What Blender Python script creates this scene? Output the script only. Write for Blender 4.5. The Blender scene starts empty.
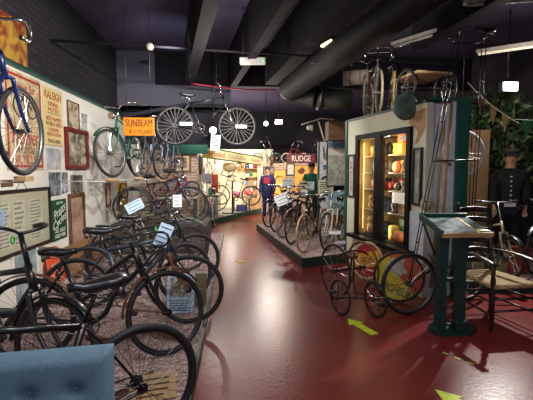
import bpy, bmesh, math, random
from mathutils import Vector, Matrix, Euler
random.seed(7)
V = Vector
PI = math.pi
SC = bpy.context.scene
COL = SC.collection

# ---------------------------------------------------------------- materials
def lin(c):
    return tuple(((v / 255) / 12.92 if v / 255 <= 0.04045 else ((v / 255 + 0.055) / 1.055) ** 2.4) for v in c)

MATS = {}
def mat(name, rgb, rough=0.5, metal=0.0, var=0.12, scale=14.0, bump=0.0, rgb2=None, emit=0.0, coat=0.0, bscale=None, spec=0.5):
    if name in MATS:
        return MATS[name]
    m = bpy.data.materials.new(name)
    m.use_nodes = True
    nt = m.node_tree
    b = nt.nodes['Principled BSDF']
    c = lin(rgb)
    b.inputs['Roughness'].default_value = rough
    b.inputs['Metallic'].default_value = metal
    b.inputs['Coat Weight'].default_value = coat
    b.inputs['Specular IOR Level'].default_value = spec
    tc = nt.nodes.new('ShaderNodeTexCoord')
    no = nt.nodes.new('ShaderNodeTexNoise')
    no.inputs['Scale'].default_value = scale
    no.inputs['Detail'].default_value = 4
    nt.links.new(tc.outputs['Object'], no.inputs['Vector'])
    rp = nt.nodes.new('ShaderNodeValToRGB')
    c2 = lin(rgb2) if rgb2 else tuple(v * (1 - 2 * var) for v in c)
    rp.color_ramp.elements[0].position = 0.36
    rp.color_ramp.elements[1].position = 0.64
    rp.color_ramp.elements[0].color = (*c2, 1)
    rp.color_ramp.elements[1].color = (*c, 1)
    nt.links.new(no.outputs['Fac'], rp.inputs['Fac'])
    nt.links.new(rp.outputs['Color'], b.inputs['Base Color'])
    if emit:
        b.inputs['Emission Color'].default_value = (*c, 1)
        b.inputs['Emission Strength'].default_value = emit
    if bump:
        n2 = nt.nodes.new('ShaderNodeTexNoise')
        n2.inputs['Scale'].default_value = bscale or scale * 4
        nt.links.new(tc.outputs['Object'], n2.inputs['Vector'])
        bp = nt.nodes.new('ShaderNodeBump')
        bp.inputs['Strength'].default_value = bump
        bp.inputs['Distance'].default_value = 0.01
        nt.links.new(n2.outputs['Fac'], bp.inputs['Height'])
        nt.links.new(bp.outputs['Normal'], b.inputs['Normal'])
    MATS[name] = m
    return m

def brick_mat(name, c1, c2, mortar, scale=1.0, bw=0.22, rh=0.075, rough=0.85, axes='xz', spec=0.3):
    if name in MATS:
        return MATS[name]
    m = bpy.data.materials.new(name); m.use_nodes = True
    nt = m.node_tree; b = nt.nodes['Principled BSDF']
    b.inputs['Roughness'].default_value = rough
    b.inputs['Specular IOR Level'].default_value = spec
    tc = nt.nodes.new('ShaderNodeTexCoord'); sp = nt.nodes.new('ShaderNodeSeparateXYZ'); cb = nt.nodes.new('ShaderNodeCombineXYZ')
    nt.links.new(tc.outputs['Object'], sp.inputs[0])
    nt.links.new(sp.outputs['XYZ'.index(axes[0].upper())], cb.inputs[0])
    nt.links.new(sp.outputs['XYZ'.index(axes[1].upper())], cb.inputs[1])
    br = nt.nodes.new('ShaderNodeTexBrick')
    br.inputs['Scale'].default_value = scale
    br.inputs['Brick Width'].default_value = bw
    br.inputs['Row Height'].default_value = rh
    br.inputs['Mortar Size'].default_value = 0.008
    br.inputs['Color1'].default_value = (*lin(c1), 1)
    br.inputs['Color2'].default_value = (*lin(c2), 1)
    br.inputs['Mortar'].default_value = (*lin(mortar), 1)
    nt.links.new(cb.outputs[0], br.inputs['Vector'])
    nt.links.new(br.outputs['Color'], b.inputs['Base Color'])
    bp = nt.nodes.new('ShaderNodeBump'); bp.inputs['Strength'].default_value = 0.5; bp.inputs['Distance'].default_value = 0.01
    nt.links.new(br.outputs['Fac'], bp.inputs['Height']); bp.invert = True
    nt.links.new(bp.outputs['Normal'], b.inputs['Normal'])
    MATS[name] = m
    return m

def gravel_mat():
    m = bpy.data.materials.new('gravel'); m.use_nodes = True
    nt = m.node_tree; b = nt.nodes['Principled BSDF']; b.inputs['Roughness'].default_value = 0.9
    tc = nt.nodes.new('ShaderNodeTexCoord'); vo = nt.nodes.new('ShaderNodeTexVoronoi'); vo.inputs['Scale'].default_value = 55
    nt.links.new(tc.outputs['Object'], vo.inputs['Vector'])
    rp = nt.nodes.new('ShaderNodeValToRGB')
    cr = rp.color_ramp
    cr.elements[0].color = (*lin((124, 102, 104)), 1); cr.elements[1].color = (*lin((216, 192, 186)), 1)
    e = cr.elements.new(0.5); e.color = (*lin((178, 147, 143)), 1)
    sp = nt.nodes.new('ShaderNodeSeparateColor')
    nt.links.new(vo.outputs['Color'], sp.inputs[0]); nt.links.new(sp.outputs[0], rp.inputs['Fac'])
    nt.links.new(rp.outputs['Color'], b.inputs['Base Color'])
    bp = nt.nodes.new('ShaderNodeBump'); bp.invert = True; bp.inputs['Strength'].default_value = 0.9; bp.inputs['Distance'].default_value = 0.02
    nt.links.new(vo.outputs['Distance'], bp.inputs['Height']); nt.links.new(bp.outputs['Normal'], b.inputs['Normal'])
    return m

def floor_mat():
    m = bpy.data.materials.new('red_floor_paint'); m.use_nodes = True
    nt = m.node_tree; N = nt.nodes; L = nt.links
    b = N['Principled BSDF']
    tc = N.new('ShaderNodeTexCoord')
    n1 = N.new('ShaderNodeTexNoise'); n1.inputs['Scale'].default_value = 1.3; n1.inputs['Detail'].default_value = 6
    L.new(tc.outputs['Object'], n1.inputs['Vector'])
    rp = N.new('ShaderNodeValToRGB')
    rp.color_ramp.elements[0].position = 0.3; rp.color_ramp.elements[1].position = 0.7
    rp.color_ramp.elements[0].color = (*lin((104, 30, 31)), 1); rp.color_ramp.elements[1].color = (*lin((122, 38, 37)), 1)
    L.new(n1.outputs['Fac'], rp.inputs['Fac'])
    # two slab joints: along (0.434,-0.901) and across it
    sp = N.new('ShaderNodeSeparateXYZ'); L.new(tc.outputs['Object'], sp.inputs[0])
    def joint(nx, ny, d):
        a = N.new('ShaderNodeMath'); a.operation = 'MULTIPLY'; a.inputs[1].default_value = nx; L.new(sp.outputs[0], a.inputs[0])
        c = N.new('ShaderNodeMath'); c.operation = 'MULTIPLY'; c.inputs[1].default_value = ny; L.new(sp.outputs[1], c.inputs[0])
        s = N.new('ShaderNodeMath'); s.operation = 'ADD'; L.new(a.outputs[0], s.inputs[0]); L.new(c.outputs[0], s.inputs[1])
        t = N.new('ShaderNodeMath'); t.operation = 'SUBTRACT'; t.inputs[1].default_value = d; L.new(s.outputs[0], t.inputs[0])
        w = N.new('ShaderNodeMath'); w.operation = 'WRAP'; w.inputs[1].default_value = -1.5; w.inputs[2].default_value = 1.5; L.new(t.outputs[0], w.inputs[0])
        ab = N.new('ShaderNodeMath'); ab.operation = 'ABSOLUTE'; L.new(w.outputs[0], ab.inputs[0])
        lt = N.new('ShaderNodeMath'); lt.operation = 'LESS_THAN'; lt.inputs[1].default_value = 0.005; L.new(ab.outputs[0], lt.inputs[0])
        return lt
    j1 = joint(0.901, 0.434, 0.901 * 1.582 + 0.434 * 3.447)
    j2 = joint(0.434, -0.901, 0.434 * 1.654 - 0.901 * 2.56)
    mx = N.new('ShaderNodeMath'); mx.operation = 'MAXIMUM'; L.new(j1.outputs[0], mx.inputs[0]); L.new(j2.outputs[0], mx.inputs[1])
    mi = N.new('ShaderNodeMix'); mi.data_type = 'RGBA'
    L.new(mx.outputs[0], mi.inputs['Factor']); L.new(rp.outputs['Color'], mi.inputs['A']); mi.inputs['B'].default_value = (*lin((52, 28, 28)), 1)
    L.new(mi.outputs['Result'], b.inputs['Base Color'])
    n2 = N.new('ShaderNodeTexNoise'); n2.inputs['Scale'].default_value = 7; n2.inputs['Detail'].default_value = 8
    L.new(tc.outputs['Object'], n2.inputs['Vector'])
    mr = N.new('ShaderNodeMapRange'); mr.inputs['To Min'].default_value = 0.24; mr.inputs['To Max'].default_value = 0.36
    L.new(n2.outputs['Fac'], mr.inputs['Value']); L.new(mr.outputs['Result'], b.inputs['Roughness'])
    b.inputs['Specular IOR Level'].default_value = 0.34
    n3 = N.new('ShaderNodeTexNoise'); n3.inputs['Scale'].default_value = 30
    L.new(tc.outputs['Object'], n3.inputs['Vector'])
    bp = N.new('ShaderNodeBump'); bp.inputs['Strength'].default_value = 0.12; bp.inputs['Distance'].default_value = 0.01
    L.new(n3.outputs['Fac'], bp.inputs['Height']); L.new(bp.outputs['Normal'], b.inputs['Normal'])
    return m

def print_mat(name, paper, ink, scale=9.0, third=None, rough=.45):
    """A printed picture: blotches of ink over paper."""
    if name in MATS:
        return MATS[name]
    m = bpy.data.materials.new(name); m.use_nodes = True
    nt = m.node_tree; b = nt.nodes['Principled BSDF']; b.inputs['Roughness'].default_value = rough
    tc = nt.nodes.new('ShaderNodeTexCoord'); no = nt.nodes.new('ShaderNodeTexNoise')
    no.inputs['Scale'].default_value = scale; no.inputs['Detail'].default_value = 5; no.inputs['Distortion'].default_value = 1.2
    nt.links.new(tc.outputs['Object'], no.inputs['Vector'])
    rp = nt.nodes.new('ShaderNodeValToRGB'); cr = rp.color_ramp
    cr.elements[0].position = 0.4; cr.elements[1].position = 0.6
    cr.elements[0].color = (*lin(ink), 1); cr.elements[1].color = (*lin(paper), 1)
    if third:
        e = cr.elements.new(0.5); e.color = (*lin(third), 1)
    nt.links.new(no.outputs['Fac'], rp.inputs['Fac']); nt.links.new(rp.outputs['Color'], b.inputs['Base Color'])
    MATS[name] = m
    return m

def glass_mat():
    m = bpy.data.materials.new('clear_glass'); m.use_nodes = True
    nt = m.node_tree; nt.nodes.remove(nt.nodes['Principled BSDF'])
    out = nt.nodes['Material Output']
    tr = nt.nodes.new('ShaderNodeBsdfTransparent'); gl = nt.nodes.new('ShaderNodeBsdfGlossy'); gl.inputs['Roughness'].default_value = 0.02
    fr = nt.nodes.new('ShaderNodeFresnel'); fr.inputs['IOR'].default_value = 1.45
    mx = nt.nodes.new('ShaderNodeMixShader')
    ge = nt.nodes.new('ShaderNodeNewGeometry'); mu = nt.nodes.new('ShaderNodeMath'); mu.operation = 'MULTIPLY_ADD'; mu.inputs[1].default_value = -1; mu.inputs[2].default_value = 1; nt.links.new(ge.outputs['Backfacing'], mu.inputs[0])
    m2 = nt.nodes.new('ShaderNodeMath'); m2.operation = 'MULTIPLY'; nt.links.new(fr.outputs[0], m2.inputs[0]); nt.links.new(mu.outputs[0], m2.inputs[1]); nt.links.new(m2.outputs[0], mx.inputs[0]); nt.links.new(tr.outputs[0], mx.inputs[1]); nt.links.new(gl.outputs[0], mx.inputs[2])
    nt.links.new(mx.outputs[0], out.inputs['Surface'])
    return m

BLACK = mat('black_enamel', (24, 25, 30), 0.32, 0, 0.2, coat=0.3)
RUBBER = mat('tyre_rubber', (30, 31, 34), 0.6, 0, 0.15)
TAN = mat('tan_tyre', (196, 164, 110), 0.7)
CREAMT = mat('cream_tyre', (205, 190, 150), 0.7)
GREYT = mat('grey_tyre', (128, 124, 118), 0.7)
CHROME = mat('chrome', (200, 200, 200), 0.22, 1.0, 0.1)
STEEL = mat('dull_steel', (120, 120, 122), 0.4, 0.9)
RUST = mat('rusty_steel', (122, 84, 52), 0.6, 0.4, rgb2=(80, 52, 36))
LEATHER = mat('black_leather', (30, 31, 36), 0.35, coat=0.2)
BROWNL = mat('brown_leather', (104, 66, 40), 0.5)
GREENP = mat('green_gloss_paint', (16, 78, 64), 0.4, 0, 0.08)
GREEND = mat('dark_green_paint', (11, 50, 45), 0.42, 0, 0.08)
WHITE = mat('white_paint', (222, 216, 204), 0.7, 0, 0.03)
CREAM = mat('cream_wall_paint', (224, 219, 208), 0.8, 0, 0.04, scale=2)
PAPER = mat('white_paper', (226, 230, 238), 0.7, 0, 0.02)
BLUEPAPER = mat('pale_blue_paper', (176, 200, 226), 0.7, 0, 0.03)
WOOD = mat('brown_wood', (112, 74, 46), 0.55, rgb2=(78, 50, 30), scale=8)
OAK = mat('pale_wood', (188, 156, 108), 0.6, rgb2=(160, 126, 84), scale=6)
DARKWOOD = mat('dark_wood', (38, 27, 22), 0.35, rgb2=(24, 17, 14), scale=8)
REDINK = mat('red_ink', (176, 52, 44), 0.7)
DARKINK = mat('black_ink', (34, 32, 32), 0.7)
GOLD = mat('gilt', (190, 150, 70), 0.35, 0.7)
WIRE = mat('hanging_wire', (70, 70, 70), 0.4, 0.8)
GLASS = glass_mat()
DARKCEIL = mat('black_ceiling_paint', (76, 69, 96), 0.85, 0, 0.1, scale=2)  # black paint lightened to purple grey, with haze put into the colour
DARKBEAM = mat('black_beam_paint', (30, 26, 33), 0.8, 0, 0.15, scale=6, bump=0.3, spec=.2)
NEUTRALGREEN = mat('green_cable_tie', (40, 200, 70), 0.5)

# ---------------------------------------------------------------- mesh builder
def smooth(pts, k=6):
    P = [V(p) for p in pts]
    if len(P) < 3:
        return P
    out = []
    for i in range(len(P) - 1):
        p0 = P[max(i - 1, 0)]; p1 = P[i]; p2 = P[i + 1]; p3 = P[min(i + 2, len(P) - 1)]
        for j in range(k):
            t = j / k
            out.append(0.5 * ((2 * p1) + (p2 - p0) * t + (2 * p0 - 5 * p1 + 4 * p2 - p3) * t * t + (3 * p1 - p0 - 3 * p2 + p3) * t ** 3))
    out.append(P[-1])
    return out

class MB:
    def __init__(self):
        self.bm = bmesh.new(); self.mats = []
    def _mi(self, m):
        if m not in self.mats:
            self.mats.append(m)
        return self.mats.index(m)
    def box(self, c, s, m, rot=None, bv=0.0):
        M = Matrix.Translation(V(c)) @ (Euler(rot).to_matrix().to_4x4() if rot else Matrix.Identity(4)) @ Matrix.Diagonal((s[0], s[1], s[2], 1))
        r = bmesh.ops.create_cube(self.bm, size=1, matrix=M)
        fs = {f for v in r['verts'] for f in v.link_faces}
        mi = self._mi(m)
        for f in fs: f.material_index = mi
        if bv:
            es = list({e for v in r['verts'] for e in v.link_edges})
            q = bmesh.ops.bevel(self.bm, geom=es, offset=bv, segments=2, profile=0.5, affect='EDGES', clamp_overlap=True)
            for f in q['faces']: f.material_index = mi
        return self
    def tube(self, pts, r, m, n=8, closed=False, ref=None, cap=True):
        P = [V(p) for p in pts]; k = len(P); mi = self._mi(m)
        rings = []
        side = None
        for i in range(k):
            if closed: t = (P[(i + 1) % k] - P[i - 1])
            elif i == 0: t = P[1] - P[0]
            elif i == k - 1: t = P[-1] - P[-2]
            else: t = (P[i + 1] - P[i - 1])
            if t.length < 1e-9: t = V((0, 0, 1))
            t.normalize()
            if side is None or ref is not None:
                s0 = V(ref) if ref is not None else (V((0, 1, 0)) if abs(t.y) < 0.9 else V((1, 0, 0)))
            else: s0 = side
            side = s0 - t * s0.dot(t)
            if side.length < 1e-6: side = t.orthogonal()
            side.normalize(); up = t.cross(side)
            rr = r(i / max(k - 1, 1)) if callable(r) else r
            ra, rb = rr if isinstance(rr, tuple) else (rr, rr)
            rings.append([self.bm.verts.new(P[i] + side * (ra * math.cos(2 * PI * j / n)) + up * (rb * math.sin(2 * PI * j / n))) for j in range(n)])
        for i in range(k if closed else k - 1):
            A = rings[i]; B = rings[(i + 1) % k]
            for j in range(n):
                f = self.bm.faces.new((A[j], A[(j + 1) % n], B[(j + 1) % n], B[j])); f.material_index = mi; f.smooth = n > 4
        if cap and not closed:
            for R_, rev in ((rings[0], True), (rings[-1], False)):
                f = self.bm.faces.new(R_[::-1] if rev else R_); f.material_index = mi
        return self
    def cyl(self, a, b, r, m, n=12):
        return self.tube([a, b], r, m, n)
    def ring(self, c, R, r, m, axis='Y', n=32, k=8):
        c = V(c); pts = []
        for i in range(n):
            a = 2 * PI * i / n; x, y = R * math.cos(a), R * math.sin(a)
            pts.append(c + (V((x, 0, y)) if axis == 'Y' else V((x, y, 0)) if axis == 'Z' else V((0, x, y))))
        ref = {'Y': (0, 1, 0), 'Z': (0, 0, 1), 'X': (1, 0, 0)}[axis]
        return self.tube(pts, r, m, k, closed=True, ref=ref)
    def lathe(self, c, prof, m, n=20, axis='Z'):
        c = V(c); mi = self._mi(m); rings = []
        for (r, h) in prof:
            ring = []
            for j in range(n):
                a = 2 * PI * j / n; x, y = max(r, 1e-4) * math.cos(a), max(r, 1e-4) * math.sin(a)
                ring.append(self.bm.verts.new(c + (V((x, y, h)) if axis == 'Z' else V((x, h, y)) if axis == 'Y' else V((h, x, y)))))
            rings.append(ring)
        for A, B in zip(rings, rings[1:]):
            for j in range(n):
                f = self.bm.faces.new((A[j], A[(j + 1) % n], B[(j + 1) % n], B[j])); f.material_index = mi; f.smooth = True
        for R_ in (rings[0], rings[-1]):
            f = self.bm.faces.new(R_); f.material_index = mi
        return self
    def prism(self, poly, depth, m, axis='Y', at=0.0):
        """polygon (u,v) extruded: axis Y -> (u, at..at+depth, v); Z -> (u,v,at..)"""
        mi = self._mi(m)
        def p(u, v, d): return V((u, at + d, v)) if axis == 'Y' else V((u, v, at + d)) if axis == 'Z' else V((at + d, u, v))
        A = [self.bm.verts.new(p(u, v, 0)) for u, v in poly]; B = [self.bm.verts.new(p(u, v, depth)) for u, v in poly]
        fs = [self.bm.faces.new(A), self.bm.faces.new(B[::-1])]
        k = len(poly)
        for j in range(k): fs.append(self.bm.faces.new((A[j], B[j], B[(j + 1) % k], A[(j + 1) % k])))
        for f in fs: f.material_index = mi
        return self
    def ball(self, c, s, m, n=12):
        M = Matrix.Translation(V(c)) @ Matrix.Diagonal((s[0], s[1], s[2], 1))
        r = bmesh.ops.create_uvsphere(self.bm, u_segments=n, v_segments=max(6, n // 2 + 2), radius=1, matrix=M)
        mi = self._mi(m)
        for f in {f for v in r['verts'] for f in v.link_faces}: f.material_index = mi; f.smooth = True
        return self
    def quad(self, pts, m):
        f = self.bm.faces.new([self.bm.verts.new(V(p)) for p in pts]); f.material_index = self._mi(m)
        return self
    def mesh(self, name):
        bmesh.ops.recalc_face_normals(self.bm, faces=self.bm.faces[:])
        me = bpy.data.meshes.new(name); self.bm.to_mesh(me); self.bm.free()
        for m in self.mats: me.materials.append(m)
        return me
    def build(self, name, parent=None, loc=(0, 0, 0), rot=(0, 0, 0)):
        return link(name, self.mesh(name), parent, loc, rot)

def link(name, me, parent=None, loc=(0, 0, 0), rot=(0, 0, 0)):
    o = bpy.data.objects.new(name, me); COL.objects.link(o)
    o.location = loc; o.rotation_euler = rot
    if parent: o.parent = parent
    return o

def tag(o, label, cat, group=None, kind=None):
    o['label'] = label; o['category'] = cat
    if group: o['group'] = group
    if kind: o['kind'] = kind
    return o

def thing(name, label, cat, loc=(0, 0, 0), rot=(0, 0, 0), group=None):
    return tag(link(name, None, None, loc, rot), label, cat, group)

def struct(name, mb, loc=(0, 0, 0), rot=(0, 0, 0)):
    o = mb.build(name, None, loc, rot); o['kind'] = 'structure'
    return o

def single(name, mb, label, cat, loc=(0, 0, 0), rot=(0, 0, 0), group=None):
    return tag(mb.build(name, None, loc, rot), label, cat, group)

def text(name, s, w, h, m, parent, loc=(0, 0, 0), rot=(PI / 2, 0, 0), depth=0.002, shear=0.0):
    """lettering fitted to w x h metres, centred, facing local -Y"""
    cu = bpy.data.curves.new('lettering', 'FONT'); cu.body = s; cu.extrude = 0.02; cu.shear = shear; cu.align_x = 'CENTER'; cu.resolution_u = 3; cu.space_line = 0.9
    o = bpy.data.objects.new('lettering_source', cu)
    me = bpy.data.meshes.new_from_object(o)
    bpy.data.objects.remove(o); bpy.data.curves.remove(cu)
    if not len(me.vertices): return None
    xs = [v.co.x for v in me.vertices]; ys = [v.co.y for v in me.vertices]
    x0, x1, y0, y1 = min(xs), max(xs), min(ys), max(ys)
    for v in me.vertices:
        v.co.x = (v.co.x - (x0 + x1) / 2) * w / (x1 - x0); v.co.y = (v.co.y - (y0 + y1) / 2) * h / (y1 - y0); v.co.z = v.co.z / 0.02 * depth / 2
    me.materials.clear(); me.materials.append(m)
    return link(name, me, parent, loc, rot)

# ---------------------------------------------------------------- bicycles
WCACHE = {}
def wheel_meshes(R, tw, tyre, rim, ns, thick):
    key = (R, tw, tyre.name, rim.name, ns, thick)
    if key not in WCACHE:
        a = MB(); a.ring((0, 0, 0), R - tw * 1.9, (tw * .7, tw * .55), rim, n=40, k=8)
        a.cyl((0, -.045, 0), (0, .045, 0), .018, rim); a.cyl((0, -.06, 0), (0, .06, 0), .008, rim)
        for s in (-.035, .035): a.cyl((0, s - .003, 0), (0, s + .003, 0), .03, rim)
        t = MB(); t.ring((0, 0, 0), R - tw, tw, tyre, n=44, k=10)
        sp = MB()
        for i in range(ns):
            an = 2 * PI * i / ns; an2 = an + (.5 if i % 4 < 2 else -.5); sd = .033 if i % 2 else -.033
            sp.tube([(.027 * math.cos(an2), sd, .027 * math.sin(an2)), ((R - tw * 2) * math.cos(an), 0, (R - tw * 2) * math.sin(an))], thick, (STEEL if rim is BLACK else CHROME) if thick < .004 else rim, 4, cap=False)
        WCACHE[key] = (a.mesh('wheel_rim'), t.mesh('tyre'), sp.mesh('spokes'))
    return WCACHE[key]

def add_wheel(name, root, M, R, tw, tyre, rim, ns=28, thick=.0018):
    a, t, s = wheel_meshes(R, tw, tyre, rim, ns, thick)
    w = link(name, a, root); w.matrix_basis = M
    link('tyre', t, w); link('spokes', s, w)
    return w

def saddle_mb(L=.27, W=.17, m=LEATHER):
    b = MB(); st = []
    for i in range(9):
        u = i / 8; x = -L / 2 + L * u
        w = (W / 2) * ((1 - u) ** .8 * .85 + .15) if u > .25 else (W / 2) * (.72 + .9 * u)
        w = min(w, W / 2); z = .02 * math.cos(PI * u) * .6 + (.012 if u > .85 else 0)
        st.append((x, w, z))
    rings = []
    for x, w, z in st:
        ring = []
        for j in range(10):
            a = 2 * PI * j / 10
            yy = w * math.cos(a); zz = z + (.022 * math.sin(a) if math.sin(a) > 0 else .045 * math.sin(a) * (1 if w > .04 else .6))
            ring.append(b.bm.verts.new((x, yy, zz)))
        rings.append(ring)
    mi = b._mi(m)
    for A, B in zip(rings, rings[1:]):
        for j in range(10):
            f = b.bm.faces.new((A[j], A[(j + 1) % 10], B[(j + 1) % 10], B[j])); f.smooth = True; f.material_index = mi
    b.bm.faces.new(rings[0]); b.bm.faces.new(rings[-1])
    for s in (-1, 1):   # saddle rails and rear springs
        b.tube([(-.11, s * .05, -.03), (-.02, s * .025, -.055), (.1, s * .012, -.02)], .004, CHROME, 6)
        b.cyl((-.1, s * .05, -.07), (-.1, s * .05, -.025), .013, STEEL, 8)
    return b

def bike(name, label, front, head, z=0.0, lean=0.0, frame=None, style='diamond', bar='swept', tyre=RUBBER, rim=STEEL, R=.345, tw=.018, wb=1.05,
         guards=True, gm=None, steer=0.0, saddle=LEATHER, lamp=False, rack=False, hang=None, size=1.0, ns=28, thick=.0018, grip=RUBBER, chaincase=False,
         seat_z=0.0, bar_z=0.0, group=None, cat='bicycle', tube_r=.0145, bag=None, wires=(), bright=None, fork_m=None):
    """front: (x, y) of the front hub; head: heading in degrees (0 = +x, 90 = +y)."""
    F = frame or BLACK; gm = gm or F; bright = bright or (RUST if F is RUST else CHROME)
    h = math.radians(head); dx, dy = math.cos(h), math.sin(h)
    root = thing(name, label, cat, (front[0] - wb * dx, front[1] - wb * dy, z), (lean, 0, h), group)
    rh = V((0, 0, R)); fh = V((wb, 0, R)); k = size
    bb = V((.44, 0, R - .05)); sa = V((-.33, 0, .944)); sat = bb + sa * (.5 * k)
    ha = V((-.36, 0, .933)); ax = fh - V((.05, 0, 0)); hb = ax + ha * (R + .055); ht = hb + ha * (.17 * k)
    top = ht + ha * (.07 + bar_z)
    # steering: everything on the fork turns together
    S = Matrix.Translation(hb) @ Matrix.Rotation(math.radians(steer), 4, ha) @ Matrix.Translation(-hb)
    b = MB()
    b.tube([bb, sat], tube_r, F); b.tube([hb - ha * .01, ht + ha * .01], tube_r * 1.25, F)
    if style == 'loop':
        b.tube(smooth([hb + ha * .02, hb + V((-.22, 0, -.2)), bb + V((.12, 0, .07)), bb], 6), tube_r, F)
        b.tube(smooth([ht - ha * .02, ht + V((-.2, 0, -.17)), bb + sa * .22 + V((.14, 0, .06)), bb + sa * .2], 6), tube_r, F)
    else:
        b.tube([hb + ha * .03, bb], tube_r, F)
        b.tube([ht - ha * .025, sat - sa * .02], tube_r * .92, F)
    b.cyl(bb + V((0, -.04, 0)), bb + V((0, .04, 0)), .022, F)
    for s in (-1, 1):
        b.tube(smooth([bb + V((-.02, s * .025, 0)), bb + V((-.12, s * .05, 0)), rh + V((0, s * .055, 0))], 4), .009, F, 6)
        b.tube(smooth([sat + V((0, s * .015, -.02)), sat + (rh - sat) * .3 + V((0, s * .04, 0)), rh + V((0, s * .055, 0))], 4), .0075, F, 6)
    b.build('frame', root)
    f = MB(); f.tube([hb + V((0, -.055, 0)), hb + V((0, .055, 0))], .014, F)
    for s in (-1, 1):
        f.tube(smooth([hb + V((0, s * .05, 0)), hb + (ax - hb) * .6 + V((0, s * .055, 0)), fh + V((0, s * .055, 0))], 5), lambda t: (.013 - .005 * t) * tube_r / .0145, fork_m or F, 8)
    f.tube([ht, top], max(.012, tube_r * .8), bright)
    fo = f.build('fork', root); fo.matrix_basis = S
    add_wheel('rear_wheel', root, Matrix.Translation(rh), R, tw, tyre, rim, ns, thick)
    add_wheel('front_wheel', root, S @ Matrix.Translation(fh), R, tw, tyre, rim, ns, thick)
    hbm = MB()
    if bar == 'drop':
        half = [(0, 0, 0), (.0, .1, .0), (.01, .18, 0), (.08, .205, -.005), (.115, .205, -.06), (.08, .205, -.12), (-.01, .205, -.13)]
        ge = [(.06, .205, -.125), (-.03, .205, -.13)]
    elif bar == 'flat':
        half = [(0, 0, 0), (.02, .12, .0), (0, .24, .01), (-.03, .3, .01)]; ge = [(0, .23, .01), (-.035, .315, .01)]
    else:
        half = [(0, 0, 0), (.05, .09, .025), (.03, .19, .05), (-.06, .255, .05), (-.16, .27, .03)]; ge = [(-.07, .257, .05), (-.18, .272, .028)]
    pts = [top + V((p[0], -p[1], p[2])) for p in half[::-1]] + [top + V(p) for p in half[1:]]
    hbm.tube(smooth(pts, 5), .0115, bright, 8)
    ho = hbm.build('handlebar', root); ho.matrix_basis = S
    for s in (-1, 1):
        g = MB(); g.tube([top + V((q[0], s * q[1], q[2])) for q in ge], .0165, grip, 8); g.build('grip', ho)
    so = bb + sa * (.63 * k + seat_z)
    p = MB(); p.tube([sat, so - V((0, 0, .03))], .012, bright, 8); p.build('seatpost', root)
    saddle_mb(m=saddle).build('saddle', root, so)
    c = MB(); c.ring(bb + V((0, -.055, 0)), .085, (.003, .006), STEEL, n=28, k=6); c.cyl(bb + V((0, -.065, 0)), bb + V((0, .065, 0)), .012, STEEL)
    for i in range(5):
        a = 2 * PI * i / 5; c.tube([bb + V((0, -.055, 0)), bb + V((.082 * math.cos(a), -.055, .082 * math.sin(a)))], .005, STEEL, 5)
    cd = V((.1, 0, -.135)); 
    c.tube([bb + V((0, -.068, 0)), bb + cd + V((0, -.075, 0))], .009, STEEL, 6); c.tube([bb + V((0, .068, 0)), bb - cd + V((0, .075, 0))], .009, STEEL, 6)
    co = c.build('crank', root)
    for s, q in ((-1, bb + cd), (1, bb - cd)):
        pd = MB(); pd.box(q + V((0, s * .12, 0)), (.07, .07, .022), RUBBER, bv=.005); pd.cyl(q + V((0, s * .07, 0)), q + V((0, s * .12, 0)), .006, STEEL, 6)
        pd.build('pedal', co)
    if chaincase:
        cc = MB(); cc.tube(smooth([rh + V((-.05, -.06, .0)), rh + V((.0, -.06, .06)), bb + V((0, -.06, .1)), bb + V((.11, -.06, 0)), bb + V((0, -.06, -.1)), rh + V((0, -.06, -.06)), rh + V((-.05, -.06, 0))], 6), (.014, .02), gm, 8, ref=(0, 1, 0)); cc.build('chain_case', root)
    else:
        ch = MB()
        for zz in (.085, -.085): ch.tube([rh + V((0, -.055, zz * .45)), bb + V((0, -.055, zz))], (.004, .006), RUST if F == RUST else STEEL, 6, ref=(0, 1, 0))
        ch.cyl(rh + V((0, -.058, 0)), rh + V((0, -.052, 0)), .04, STEEL, 16)
        ch.build('chain', root)
    if guards:
        def arc(c0, a0, a1):
            g = MB(); g.tube([c0 + V(((R + .022) * math.cos(math.radians(a0 + (a1 - a0) * i / 24)), 0, (R + .022) * math.sin(math.radians(a0 + (a1 - a0) * i / 24)))) for i in range(25)], (.03, .006), gm, 8, ref=(0, 1, 0))
            am = math.radians(a1 - 12)
            for s in (-1, 1): g.tube([c0 + V((0, s * .06, 0)), c0 + V(((R + .02) * math.cos(am), s * .028, (R + .02) * math.sin(am)))], .003, gm, 5)
            return g
        arc(rh, 20, 200).build('rear_mudguard', root)
        fm = arc(fh, 45, 185) if False else arc(fh, 38, 178); fmo = fm.build('front_mudguard', root); fmo.matrix_basis = S
    if lamp:
        l = MB(); q = hb + ha * (.16 * k) + V((.11, 0, .02)); l.lathe(q, [(.02, -.05), (.045, -.03), (.05, .03), (.045, .035)], CHROME, 14, 'X'); l.tube([q + V((-.05, 0, -.02)), hb + ha * .1], .008, CHROME, 6)
        lo = l.build('headlamp', root); lo.matrix_basis = S
    if rack:
        r = MB(); zt = R * 2 + .05
        for s in (-1, 1):
            r.tube([V((.22, s * .05, zt)), V((-.22, s * .06, zt))], .005, gm, 6); r.tube([V((-.12, s * .06, zt)), rh + V((0, s * .065, 0))], .005, gm, 6)
        for x in (-.2, -.05, .1): r.tube([V((x, -.055, zt)), V((x, .055, zt))], .005, gm, 6)
        r.build('carrier', root)
    for (wx, wy, wz, up) in wires:
        w = MB(); w.cyl((wx, wy, wz), (wx, wy, wz + up), .003, WIRE, 5); w.build('hanging_wire', root)
    return root

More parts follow.
